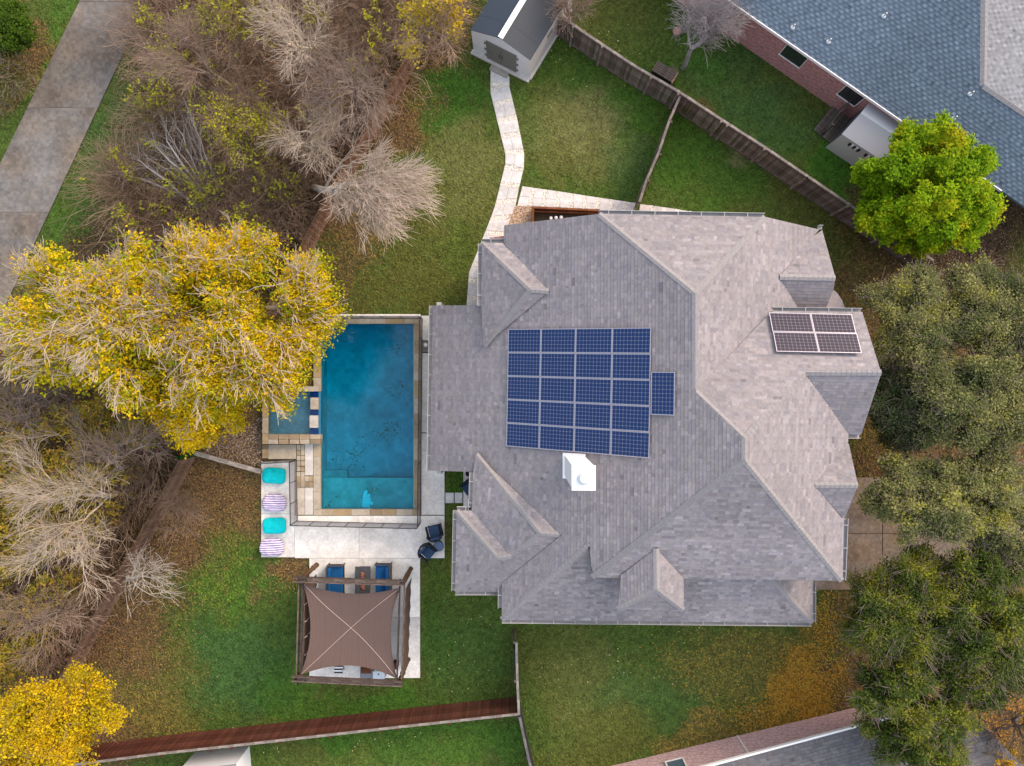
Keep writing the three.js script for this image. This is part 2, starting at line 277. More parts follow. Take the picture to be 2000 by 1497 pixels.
// ---------------------------------------------------------------- swimming pool and spa
const stoneMats = [C(.42, .33, .22), C(.50, .42, .31), C(.36, .28, .19), C(.55, .49, .40), C(.46, .35, .21), C(.30, .235, .165)].map(c => M(c, { map: T_conc, bumpMap: T_conc, bumpScale: .012 }));
const waterMat = (ac, ad, o = {}) => new THREE.MeshPhysicalMaterial({ color: C(1, 1, 1), roughness: .03, transmission: 1, ior: 1.33, thickness: 1, attenuationColor: ac, attenuationDistance: ad, ...o });
const T_ripple = tex(256, 256, (u, v) => g3(pnoise(u, v, 6, 4)), false);
function stoneRow(g, x0, y0, x1, y1, len, seed, yTop = .13) {     // coping stones along the long side of a pixel rectangle
  const r = rng(seed), hor = x1 - x0 > y1 - y0; let s = hor ? x0 : y0; const e = hor ? x1 : y1;
  while (s < e - 2) {
    let n = Math.min(e, s + len * (.6 + r() * .9)); if (e - n < len * .4) n = e;
    const q = hor ? pxRect(s + .25, y0, n - .25, y1, yTop) : pxRect(x0, s + .25, x1, n - .25, yTop);
    for (const c of q) { c[0] += (r() - .5) * .012; c[1] += (r() - .5) * .012; }
    mesh('coping_stone', prism(q, -.05, yTop + (r() - .5) * .012), stoneMats[Math.floor(r() * 5)], g); s = n;
  }
}
{
  const c = P(717, 813), g = thing('swimming_pool', 'long rectangular blue swimming pool with flagstone edge beside the house', 'pool');
  const wl = -.06;
  const [[xa, za], , [xb, zb]] = pxRect(626, 632, 808, 995, wl);
  const dp = -1.75, shelfZ = P(0, 933, -.8).z, sh = -.8, wallT = .18;
  const plaster = M(C(.32, .78, .88), { map: tex(256, 256, (u, v, i, j) => { const a = pnoise(u, v, 4, 5), b = pnoise(u, v, 24, 3), x = .76 + .26 * (a - .5) + .2 * (b - .5); return [x * (.9 + .3 * (b - .5)), x, x * 1.02]; }), roughness: .9 });
  plaster.map.repeat.set(.16, .16);
  const bx = (x0, y0, z0, x1, y1, z1) => at(uvBox(x1 - x0, y1 - y0, z1 - z0), (x0 + x1) / 2, (y0 + y1) / 2, (z0 + z1) / 2);
  mesh('basin_floor', bx(xa - wallT, dp - .2, za - wallT, xb + wallT, dp, zb + wallT), plaster, g);
  const tile = M(C(.10, .20, .28), { map: T_grain });
  for (const b of [[xa - wallT, dp, za - wallT, xa, .03, zb + wallT], [xb, dp, za - wallT, xb + wallT, .03, zb + wallT], [xa, dp, za - wallT, xb, .03, za], [xa, dp, zb, xb, .03, zb + wallT]]) mesh('basin_wall', bx(...b), plaster, g);
  mesh('sun_shelf', bx(xa, dp, shelfZ, xb, sh, zb), plaster, g);
  const sx = P(675, 0, -.6).x, s1 = P(0, 944, -.6).z;
  mesh('entry_step', bx(xa, dp, s1 - .62, sx, -1.15, shelfZ), plaster, g);
  const w = new THREE.BoxGeometry(xb - xa + .02, wl - dp + .02, zb - za + .02, 1, 1, 1);
  w.translate((xa + xb) / 2, (wl + dp - .02) / 2, (za + zb) / 2);
  const wm = waterMat(C(.003, .63, .88), 3.3, { bumpMap: T_ripple, bumpScale: .012 });
  mesh('water', w, wm, g);
  stoneRow(g, 622, 621, 822, 632.5, 26, 21); stoneRow(g, 808.5, 633, 822, 994, 30, 22); stoneRow(g, 612, 995.5, 822, 1007, 26, 23); stoneRow(g, 612, 850, 625.5, 995, 24, 24);
  stoneRow(g, 612, 633, 625.5, 762, 26, 25);
}
{
  const g = thing('spa', 'square raised spa pool spilling into the swimming pool past two stone blocks', 'spa'), Y = .5;
  const R = (a, b, c, d, y0, y1) => prism(pxRect(a, b, c, d, y1), y0, y1);
  const dark = M(C(.30, .46, .56), { map: T_conc });
  mesh('basin_floor', R(514, 757, 623, 868, -.05, .05), dark, g);
  for (const b of [[513, 757, 522.5, 868], [522.5, 757, 606, 765], [522.5, 848.5, 606, 857]]) mesh('basin_wall', R(...b, 0, Y - .05), stoneMats[2], g);
  mesh('spill_wall', R(605.5, 757, 622, 868, -.4, Y - .13), M(C(.07, .30, .52), { map: T_grain }), g);
  stoneRow(g, 512, 757, 522.8, 868, 24, 31, Y); stoneRow(g, 523, 755, 622, 765, 24, 32, Y);
  mesh('stone_block', R(606, 777, 621.5, 800, Y - .12, Y + .02), stoneMats[3], g);
  mesh('stone_block', R(604.5, 812, 620.5, 836, Y - .12, Y + .02), M(C(.66, .62, .56), { map: T_conc }), g);
  mesh('water', R(522.6, 765.2, 605.4, 848.4, .06, Y - .07), waterMat(C(.12, .42, .58), 1.5, { bumpMap: T_ripple, bumpScale: .03 }), g);
  mesh('spill_water', R(605.6, 765.5, 621.8, 848, Y - .128, Y - .09), waterMat(C(.05, .3, .6), .06), g);
  const r = rng(77);                                   // flagstones round the spa, irregular
  const cells = []; for (let i = 0; i < 5; i++) for (let j = 0; j < 2; j++) cells.push([523 + i * 20.5, 857 - 8 + j * 9.5, 20.5, 9.5]);
  for (const [x, y, w, h] of cells) mesh('flagstone', R(x + .4 + r(), y + .4, x + w - .4 - r(), y + h - .3, .0, Y - .02 + r() * .02), stoneMats[Math.floor(r() * 5)], g);
}
{
  const g = struct('flagstone_terrace'), r = rng(91), Y = .14;
  const R = (a, b, c, d, y1 = Y) => prism(pxRect(a, b, c, d, y1), -.05, y1);
  mesh('terrace_slab', R(524, 869, 578, 897, .12), M(C(.52, .47, .39), { map: T_conc, bumpMap: T_conc, bumpScale: .006 }), g);
  for (let y = 869; y < 896; y += 9) mesh('flagstone', R(512, y, 523.5, Math.min(896, y + 8.6), .15), stoneMats[[4, 5, 2][Math.floor(r() * 3)]], g);
  for (let y = 869; y < 952; y += 10.5) for (const x of [579, 587]) mesh('flagstone', R(x + r() * .6, y + r(), x + 7.4, y + 10, Y + r() * .02), stoneMats[[1, 3, 0, 3][Math.floor(r() * 4)]], g);
  mesh('white_slab', R(595.5, 868, 611, 929), M(C(.76, .745, .72), { map: T_conc }), g);
  for (let x = 579; x < 611; x += 8) for (const y of [930.5, 941.5]) mesh('flagstone', R(x, y, Math.min(611, x + 7.6), y + 10.4, Y + r() * .02), stoneMats[Math.floor(r() * 5)], g);
  mesh('white_slab', R(595.5, 953, 611, 1006), M(C(.76, .745, .72), { map: T_conc }), g);
  mesh('terrace_slab', R(579, 953, 595, 1006, .12), M(C(.62, .57, .50), { map: T_conc }), g);
}

// ---------------------------------------------------------------- roofs: decks with real shingle tabs
const shMat = new THREE.MeshPhysicalMaterial({ vertexColors: true, roughness: .95, map: T_grain, specularIntensity: .2 });
function frame(pts) {                                  // plane basis: u across the slope, v up the slope
  const n = new V3(); for (let i = 0; i < pts.length; i++) { const a = pts[i], b = pts[(i + 1) % pts.length]; n.x += (a.y - b.y) * (a.z + b.z); n.y += (a.z - b.z) * (a.x + b.x); n.z += (a.x - b.x) * (a.y + b.y); }
  n.normalize(); if (n.y < 0) n.negate();
  const v = new V3(0, 1, 0).addScaledVector(n, -n.y).normalize(), u = v.clone().cross(n).normalize(), o = pts[0].clone();
  return { n, u, v, o };
}
function clipRect(poly, x0, x1, y0, y1) {
  const cut = (p, ins, isect) => { const q = []; for (let i = 0; i < p.length; i++) { const a = p[i], b = p[(i + 1) % p.length], A = ins(a), B = ins(b); if (A) q.push(a); if (A !== B) q.push(isect(a, b)); } return q; };
  const lx = c => (a, b) => { const t = (c - a[0]) / (b[0] - a[0]); return [c, a[1] + t * (b[1] - a[1])]; }, ly = c => (a, b) => { const t = (c - a[1]) / (b[1] - a[1]); return [a[0] + t * (b[0] - a[0]), c]; };
  let p = cut(poly, a => a[0] >= x0, lx(x0)); if (p.length < 3) return p; p = cut(p, a => a[0] <= x1, lx(x1)); if (p.length < 3) return p;
  p = cut(p, a => a[1] >= y0, ly(y0)); if (p.length < 3) return p; return cut(p, a => a[1] <= y1, ly(y1));
}
function roofSlope(parent, pts, cols, seed, o = {}) {  // one slope: deck slab + shingle tabs
  const { n, u, v } = frame(pts), r = rng(seed), thick = .14, org = pts.reduce((a, p) => a.add(p), new V3()).multiplyScalar(1 / pts.length);
  pts = pts.map(p => p.clone().setY(org.y - (n.x * (p.x - org.x) + n.z * (p.z - org.z)) / n.y));        // keep the slope flat
  const loc = pts.map(p => { const d = p.clone().sub(org); return [d.dot(u), d.dot(v)]; });
  const tris = THREE.ShapeUtils.triangulateShape(loc.map(a => new THREE.Vector2(...a)), []);
  const pos = [], idx = []; pts.forEach(p => pos.push(p.x, p.y, p.z)); pts.forEach(p => pos.push(p.x, p.y - thick, p.z));
  const N = pts.length; { let ar = 0; for (let i = 0; i < loc.length; i++) { const a = loc[i], b = loc[(i + 1) % loc.length]; ar += a[0] * b[1] - a[1] * b[0]; } if (new V3().crossVectors(u, v).dot(n) * ar < 0) tris.forEach(t => t.reverse()); }
  for (const [a, b, c] of tris) { idx.push(a, b, c, a + N, c + N, b + N); } for (let i = 0; i < N; i++) { const j = (i + 1) % N; idx.push(i, i + N, j, j, i + N, j + N); }
  let g = new THREE.BufferGeometry(); g.setAttribute('position', new THREE.Float32BufferAttribute(pos, 3)); g.setIndex(idx); g = g.toNonIndexed(); g.computeVertexNormals();
  const deck = mesh('roof_slope', g, o.deck || deckMat, parent);
  const us = loc.map(a => a[0]), vs = loc.map(a => a[1]), u0 = Math.min(...us), u1 = Math.max(...us), v0 = Math.min(...vs), v1 = Math.max(...vs);
  const e = o.expo || .145, P3 = [], Nn = [], Cc = [], UV = [], ccw = true;
  for (let y = v0, row = 0; y < v1; y += e, row++) {
    let x = o.stripe ? u0 - .2 - (row & 1) * o.tab : u0 - r() * .5, rowTone = 1 + (r() - .5) * .05, prev = 0;
    while (x < u1) {
      const w = o.tab ? o.tab : .12 + r() * r() * .5, q = clipRect(loc, x, x + w, y, y + e + .001);
      if (q.length >= 3) {
        let c = cols[Math.floor(r() * cols.length)], big = fbm((x + seed * 7.3) * .32, (y + seed) * .32, 3) - .5; if (o.stripe) c = cols[(prev = 1 - prev)]; else if (o.tab) c = cols[0];
        let k = rowTone * (1 + (r() - .5) * (o.vary ?? .15)) * (1 + big * (o.stain ?? .22)); if (r() < (o.dark ?? .01)) k *= .74; if (r() < (o.light ?? .10)) k *= 1.17;
        const lift = .012 + r() * .006;
        const q3 = q.map(([a, b]) => { const h = .003 + lift * (1 - (b - y) / e); return org.clone().addScaledVector(u, a).addScaledVector(v, b).addScaledVector(n, h); });
        let ar = 0; for (let i = 0; i < q.length; i++) { const a = q[i], b = q[(i + 1) % q.length]; ar += a[0] * b[1] - a[1] * b[0]; }
        const fl = new V3().crossVectors(u, v).dot(n) * ar < 0;
        for (let i = 1; i < q.length - 1; i++) for (const t of fl ? [0, i + 1, i] : [0, i, i + 1]) { P3.push(q3[t].x, q3[t].y, q3[t].z); Nn.push(n.x, n.y, n.z); Cc.push(c[0] * k, c[1] * k, c[2] * k); UV.push(q[t][0] / .5, q[t][1] / .5); }
      }
      x += w;
    }
  }
  const s = new THREE.BufferGeometry(); s.setAttribute('position', new THREE.Float32BufferAttribute(P3, 3)); s.setAttribute('normal', new THREE.Float32BufferAttribute(Nn, 3)); s.setAttribute('color', new THREE.Float32BufferAttribute(Cc, 3)); s.setAttribute('uv', new THREE.Float32BufferAttribute(UV, 2));
  mesh('shingles', s, shMat, deck, true);
  return deck;
}
const deckMat = M(C(.20, .19, .19));
const capMats = [C(.35, .335, .34), C(.32, .31, .325), C(.38, .36, .36)].map(c => M(c, { map: T_grain }));
function ridgeCap(parent, a, b, seed, w = .125) {       // overlapping cap shingles along a ridge or hip
  const r = rng(seed), d = b.clone().sub(a), L = d.length(), side = new V3(-d.z, 0, d.x).normalize(), gs = []; d.normalize();
  for (let s = 0; s < L - .05; s += .2) {
    const A = a.clone().addScaledVector(d, s), B = a.clone().addScaledVector(d, Math.min(L, s + .235)), drop = w * .42, up = .042, up2 = .03;
    const p = [A.clone().addScaledVector(side, -w), A, A.clone().addScaledVector(side, w), B.clone().addScaledVector(side, -w), B, B.clone().addScaledVector(side, w)];
    p[0].y += up - drop; p[1].y += up; p[2].y += up - drop; p[3].y += up2 - drop; p[4].y += up2; p[5].y += up2 - drop;
    const g = new THREE.BufferGeometry(); g.setAttribute('position', new THREE.Float32BufferAttribute(p.flatMap(q => [q.x, q.y, q.z]), 3)); g.setIndex([0, 1, 3, 1, 4, 3, 1, 2, 4, 2, 5, 4]); const t = g.toNonIndexed(); t.computeVertexNormals();
    t.setAttribute('uv', new THREE.Float32BufferAttribute(new Float32Array(t.attributes.position.count * 2).map(() => r()), 2)); gs.push(t);
  }
  mesh('ridge_cap', mergeGeometries(gs), capMats[seed % 3], parent);
}
const gutIn = M(C(.34, .34, .35), { roughness: .8, map: T_grain }), gutLip = M(C(.42, .42, .44), { roughness: .5 });
function gutter(parent, a, b, outSign = 1, w = .15) {   // open trough hung along an eave, with hanger straps
  const d = b.clone().sub(a), L = d.length(); d.normalize(); const s = new V3(-d.z, 0, d.x).multiplyScalar(outSign).normalize();
  const off = (p, o, y) => p.clone().addScaledVector(s, o).add(new V3(0, y, 0));
  const gt = mesh('gutter', bar(off(a, w / 2 + .004, -.16), off(b, w / 2 + .004, -.16), w, .02), gutIn, parent);
  mesh('gutter_lip', bar(off(a, w + .012, -.09), off(b, w + .012, -.09), .014, .15), gutLip, gt);
  for (let t = .4; t < L; t += .95) { const c = a.clone().addScaledVector(d, t); mesh('hanger', bar(off(c, .0, -.025), off(c, w + .01, -.025), .022, .012), gutLip, gt); }
}
// ---------------------------------------------------------------- the main house
const shCols = [[0.322, 0.301, 0.321], [0.293, 0.276, 0.3], [0.352, 0.323, 0.338], [0.311, 0.289, 0.307], [0.334, 0.306, 0.312]];
const house = thing('house', 'large house with a many-hipped grey shingle roof and white chimney', 'house');
const planeH = { W: [.56, 0, 4.87], E1: [-.56, 0, 12.73], E2: [-.56, 0, 14.53], N2: [0, .56, 8.49], S1: [0, -.56, 11.32], S2: [0, -.56, 10.44], E7: [-.56, 0, 11.95], S4: [0, -.56, 4.12], S8: [0, -.56, 9.54] };
const on = (pl, x, z) => { const [a, b, c] = planeH[pl]; return new V3(x, a * x + b * z + c, z); };
const RV = {};
for (const [k, x, y, h] of [['A', 1170, 418, 6.86], ['B', 1495, 424, 6.92], ['C', 1358, 573, 8.80], ['D', 1358, 765, 8.77], ['E', 1455, 857, 9.68], ['F', 1455, 900, 9.70], ['G', 1157, 1128, 6.76], ['H', 1645, 1135, 6.82], ['I', 1649, 1015, 6.91], ['A2', 985, 440, 4.68], ['B2', 1600, 449, 5.28],
  ['J', 1508, 608, 6.80], ['K', 1685, 610, 6.84], ['L', 1722, 728, 8.25], ['M', 1573, 728, 8.20], ['N', 1656, 848, 6.80], ['O', 1682, 849, 6.78], ['Q', 1523, 541, 6.56], ['R', 1588, 462, 5.50], ['S', 1606, 450, 5.32], ['T', 1632, 543, 6.57],
  ['T5', 1592, 948, 7.78], ['U5', 1676, 948, 7.77], ['V5', 1658, 868, 6.93], ['W5', 1650, 866, 6.93], ['X5', 1645, 1010, 6.98], ['Y5', 1651, 1010, 6.98], ['P1', 845, 597, 2.75], ['P2', 840, 920, 2.75],
  ['V1', 1037, 566, 5.81], ['V2', 1072, 569, 5.79], ['V3', 941, 475, 4.58], ['V4', 984, 475, 4.62], ['V5b', 940, 597, 4.56], ['Vt', 945, 676, 4.36],
  ['Z1', 1056, 1042, 5.96], ['Z2', 1097, 1045, 5.98], ['Z3', 924, 924, 4.30], ['Zt', 930, 888, 4.20], ['Y1', 972, 1090, 5.33], ['Y2', 1000, 1087, 5.32], ['Y3', 892, 998, 4.31], ['Y4', 922, 998, 4.30], ['Y6', 889, 1156, 4.31], ['Y7', 976, 1156, 4.32], ['Y8', 980, 1140, 4.59],
  ['Q1', 1152, 1064, 6.68], ['Q2', 980, 1211, 4.59], ['Q3', 1587, 1217, 4.48], ['D1', 1282, 1072, 7.62], ['D2', 1283, 1152, 7.58], ['D3', 1207, 1190, 6.87], ['D4', 1335, 1192, 6.88], ['D5', 1213, 1124, 6.92], ['D6', 1335, 1130, 6.90]]) RV[k] = P(x, y, h);
{
  const v = s => s.split(' ').map(k => RV[k].clone());
  const Wedge = [P(940, 597, 4.0), P(948, 668, 4.2)].map(p => on('W', p.x, p.z)), Wend = [on('W', P(940, 900, 4.05).x, P(940, 900, 4.05).z), on('W', P(922, 922, 3.85).x, P(922, 922, 3.85).z)];
  roofSlope(house, [...v('A2 A C D E F G Q1 Q2 Y8 Z2'), ...Wend, ...v('P2 P1'), ...Wedge, ...v('V2 V4')], shCols, 101, { stain: .16 });
  roofSlope(house, v('A B C'), shCols, 102);
  roofSlope(house, [...v('C B B2 R Q'), on('E1', 12.1, -3.16), on('E1', 12.3, -2.5), on('E1', 10.75, -2.5), RV.J.clone().setY(RV.J.y - .08), RV.D.clone()], shCols, 103);
  roofSlope(house, v('D J K L M E'), shCols, 104);
  roofSlope(house, v('M L O N'), shCols, 105, { stain: .3 });
  roofSlope(house, v('E M N I H F'), shCols, 106);
  roofSlope(house, v('F H G'), shCols, 107, { stain: .45, vary: .3 });
  roofSlope(house, v('Q R S T'), shCols, 108);
  roofSlope(house, [...v('Q T'), P(1628, 567, 6.32), P(1612, 606, 5.86), P(1558, 606, 5.86)], shCols, 109, { stain: .3 });
  roofSlope(house, [P(1600, 563, 5.25), P(1618, 560, 5.05), P(1634, 571, 4.8), P(1645, 587, 4.62), P(1651, 606, 4.5), P(1656, 640, 4.4), P(1600, 640, 5.25)], shCols, 110);
  roofSlope(house, v('T5 W5 V5 U5'), shCols, 111); roofSlope(house, v('T5 U5 Y5 X5'), shCols, 112, { stain: .3 });
  roofSlope(house, v('V3 V1 Vt V5b'), shCols, 113); roofSlope(house, v('V3 V4 V2 V1'), shCols, 114); roofSlope(house, v('V1 V2 Vt'), shCols, 115);
  roofSlope(house, v('Zt Z3 Y4 Y2 Z1'), shCols, 116); roofSlope(house, v('Zt Z1 Z2'), shCols, 117);
  roofSlope(house, v('Y3 Y6 Y1'), shCols, 118); roofSlope(house, v('Y3 Y1 Y2 Y4'), shCols, 119); roofSlope(house, v('Y6 Y7 Y8 Z2 Z1 Y2 Y1'), shCols, 120, { stain: .3 });
  roofSlope(house, [...v('Q2 Q1'), on('S2', 3.7, 6.75), on('S2', 3.7, 7.55), on('S2', 10.25, 7.55), RV.Q3.clone()], shCols, 121, { stain: .5, vary: .34, dark: .05 });
  roofSlope(house, [RV.Q3.clone(), on('E7', RV.Q3.x, 7.55), on('E7', 10.25, 7.55)], shCols, 122, { stain: .3 });
  roofSlope(house, v('D1 D5 D3 D2'), shCols, 123); roofSlope(house, v('D1 D2 D4 D6'), shCols, 124); roofSlope(house, v('D2 D3 D4'), shCols, 125);
  ['A C', 'B C', 'C D', 'D E', 'E F', 'F G', 'F H', 'E M', 'M L', 'Q T', 'T5 U5', 'V1 V2', 'V1 V3', 'V1 Vt', 'Z1 Z2', 'Z1 Zt', 'Z1 Y2', 'Y1 Y2', 'Y1 Y3', 'Y1 Y6', 'Q2 Q1', 'D1 D2', 'D2 D3', 'D2 D4'].forEach((s, i) => { const [a, b] = v(s); ridgeCap(house, a, b, 200 + i); });
  { const a = RV.Q3.clone(), b = on('S2', 10.4, 7.65); ridgeCap(house, a, b, 240); }
  const gt = (a, b, s) => gutter(house, a, b, s);
  gt(P(1170, 418, 6.85), P(1495, 424, 6.9), -1 * -1 * -1); gt(P(941, 474, 4.56), P(984, 474, 4.56), -1); gt(P(941, 475, 4.56), P(940, 597, 4.54), 1); gt(P(845, 597, 2.74), P(840, 920, 2.74), 1);
  gt(P(924, 924, 4.29), P(922, 997, 4.29), 1); gt(P(892, 998, 4.29), P(919, 998, 4.29), -1); gt(P(892, 998, 4.29), P(889, 1156, 4.29), 1); gt(P(889, 1156, 4.3), P(974, 1156, 4.3), 1); gt(P(980, 1146, 4.58), P(980, 1190, 4.58), 1);
  gt(P(980, 1211, 4.58), P(1587, 1217, 4.47), 1); gt(P(1587, 1217, 4.47), P(1587, 1140, 4.47), 1); gt(P(1645, 1135, 6.8), P(1650, 1014, 6.85), 1); gt(P(1510, 608, 6.8), P(1685, 610, 6.82), -1); gt(P(1658, 849, 6.78), P(1682, 849, 6.78), 1); gt(P(1600, 447, 5.26), P(1609, 447, 5.26), -1);
  // walls under the eaves
  const wall = (x0, z0, x1, z1, h) => { const g = uvBox(x1 - x0, h, z1 - z0, 2); at(g, (x0 + x1) / 2, h / 2, (z0 + z1) / 2); return mesh('wall', g, mats.brick, house); };
  const prof = new THREE.Shape([[-1.0, 0], [13.0, 0], [13.0, 5.2], [10.4, 6.62], [3.7, 6.62], [-1.0, 4.05]].map(a => new THREE.Vector2(...a)));
  const pg = new THREE.ExtrudeGeometry(prof, { depth: 13.5, bevelEnabled: false }); pg.translate(0, 0, -6.55); mesh('wall', pg, mats.brick, house);
  wall(12.2, 2.6, 13.25, 7.7, 6.6); wall(10.6, -2.55, 14.1, 1.75, 6.55); wall(-2.1, 6.1, 0, 8.95, 4.15); wall(-1.35, 4.2, 1, 6.05, 4.1); wall(-.1, 7.68, 12.95, 10.1, 4.3); wall(-.95, -5.85, 1, -3.7, 4.4); wall(4.7, 7.9, 6.75, 8.95, 6.7); wall(12, -6.0, 13.1, -2.56, 4.3);
  for (const [x, y] of [[850, 606], [850, 760], [850, 910]]) { const p = P(x, y, 0); mesh('porch_post', at(uvBox(.22, 2.55, .22), p.x + .45, 1.27, p.z), mats.offwhite, house); }
  for (const [z, w] of [[-5.2, 1.5], [-1.2, 2.2], [2.2, 2.2]]) { const wd = mesh('window', at(uvBox(.06, 1.5, w), -1.02, 1.7, z), mats.glass, house); mesh('frame', at(uvBox(.05, .08, w + .12), -1.03, 2.49, z), mats.white, wd); mesh('sill', at(uvBox(.12, .06, w + .12), -1.05, .92, z), mats.white, wd); }
}
// chimney
{
  const y1 = 10.05, c = thing('chimney', 'boxy white clad chimney with a round vent cap above the roof', 'chimney', on('W', P(1140, 934, y1).x, P(1140, 934, y1).z));
  const a = P(1117, 911, y1), b = P(1161, 957, y1), w = b.x - a.x, d = b.z - a.z, h = y1 - c.position.y + .5, wm = M(C(.80, .80, .80), { roughness: .7 });
  mesh('shaft', at(rbox(w, h, d, .015), 0, h / 2 - .55, 0), wm, c);
  mesh('cap_plate', at(rbox(w + .06, .05, d + .06, .01), 0, h - .5, 0), wm, c);
  const cy = new THREE.LatheGeometry([[.0, .2], [.15, .2], [.19, .17], [.19, .1], [.15, .1], [.15, 0], [.24, -.02], [.24, -.05]].map(q => new THREE.Vector2(...q)), 28); mesh('vent_cap', at(cy, 0, h - .41, 0), M(C(.68, .70, .72), { roughness: .4, metalness: .3 }), c);
  mesh('flashing', at(uvBox(w + .22, .02, d + .22), 0, .06, 0).rotateZ(Math.atan(.56)), wm, c);
}
// ---------------------------------------------------------------- solar panels
const cellMat = new THREE.MeshPhysicalMaterial({ color: C(.006, .025, .098), roughness: .16, specularIntensity: .45 });
const cellMatReflectE = new THREE.MeshPhysicalMaterial({ color: C(.040, .028, .040), roughness: .16, specularIntensity: .45 });  // brownish tint paints a warm reflection into the cells
const backMat = M(C(.22, .23, .29), { roughness: .4 }), alMat = M(C(.46, .44, .50), { roughness: .35, metalness: .6 });
function cellGeo(w, d, nx, nz) {                       // chamfered cells as thin plates
  const cw = (w - .06) / nx, cd = (d - .06) / nz, gs = [], k = .12, gap = .0045, sh = new THREE.Shape();
  const a = cw / 2 - gap, b = cd / 2 - gap, q = k * Math.min(cw, cd);
  sh.moveTo(-a + q, -b); sh.lineTo(a - q, -b); sh.lineTo(a, -b + q); sh.lineTo(a, b - q); sh.lineTo(a - q, b); sh.lineTo(-a + q, b); sh.lineTo(-a, b - q); sh.lineTo(-a, -b + q); sh.closePath();
  const e = new THREE.ShapeGeometry(sh); e.rotateX(-Math.PI / 2);
  for (let i = 0; i < nx; i++) for (let j = 0; j < nz; j++) { const c = e.clone(); c.translate(-w / 2 + .03 + (i + .5) * cw, .026, -d / 2 + .03 + (j + .5) * cd); gs.push(c); }
  return mergeGeometries(gs);
}
function panelProto(w, d, nx, nz, cm) {
  const o = new THREE.Group();
  mesh('backsheet', at(uvBox(w - .03, .012, d - .03), 0, .016, 0), backMat, o);
  mesh('cells', cellGeo(w, d, nx, nz), cm, o, true);
  for (const [x, z, a, b] of [[0, -d / 2 + .009, w, .018], [0, d / 2 - .009, w, .018], [-w / 2 + .009, 0, .018, d - .036], [w / 2 - .009, 0, .018, d - .036]]) mesh('frame', at(uvBox(a, .045, b), x, .012, z), alMat, o);
  return o;
}
function panelArray(corner, nc, nr, cells, plane, lift, labels, group, cm) {   // corners TL TR BR BL in pixels on a roof plane
  const [a, b, c] = planeH[plane], n = new V3(-a, 1, -b).normalize();
  const hit = ([px, py]) => { const kx = (px - 1000) / F, kz = (py - 748.5) / F, cc = c + lift; const y = (cc + (a * kx + b * kz) * CAM_H) / (1 + a * kx + b * kz); return P(px, py, y); };
  const q = corner.map(hit), ptn = (u, v) => q[0].clone().lerp(q[1], u).lerp(q[3].clone().lerp(q[2], u), v);
  const w = (q[0].distanceTo(q[1]) + q[3].distanceTo(q[2])) / 2 / nc, d = (q[0].distanceTo(q[3]) + q[1].distanceTo(q[2])) / 2 / nr;
  const proto = panelProto(w - .02, d - .02, cells[0], cells[1], cm);
  for (let j = 0; j < nr; j++) for (let i = 0; i < nc; i++) {
    const o = (i || j) ? proto.clone() : proto; o.name = numbered('solar_panel'); o.userData = { label: labels(i, j), category: "solar panel" }; if (group) o.userData.group = group;
    const x = ptn((i + 1) / nc, (j + .5) / nr).sub(ptn(i / nc, (j + .5) / nr)).normalize(), z = x.clone().cross(n).normalize(), m = new THREE.Matrix4().makeBasis(x, n, z);
    o.quaternion.setFromRotationMatrix(m); o.position.copy(ptn((i + .5) / nc, (j + .5) / nr)); scene.add(o);
    for (const s of [-.3, .3]) mesh('mounting_foot', at(uvBox(.05, .1, .05), s * w, -.055, d * .42), alMat, o);
  }
}
panelArray([[993, 643], [1272, 640], [1269, 896], [989, 872]], 4, 5, [10, 6], 'W', .13, (i, j) => `dark blue solar panel, ${['fifth', 'fourth', 'third', 'second', 'first'][j]} row from the white chimney, ${['fourth', 'third', 'second', 'first'][i]} column from the ridge`, 'solar panels of the large roof block', cellMat);
panelArray([[1273, 726], [1320, 727], [1317, 812], [1270, 811]], 1, 1, [6, 10], 'W', .13, () => 'single upright solar panel attached to the edge of the large solar block', undefined, cellMat);
panelArray([[1501, 611], [1663, 615], [1684, 691], [1517, 688]], 2, 2, [10, 6], 'N2', .16, (i, j) => `solar panel with brownish reflection painted in, on the small gable, ${j ? 'ridge' : 'gutter'} row, ${i ? 'nearer the gable tip' : 'nearer the main roof'}`, 'four solar panels on the small gable', cellMatReflectE);

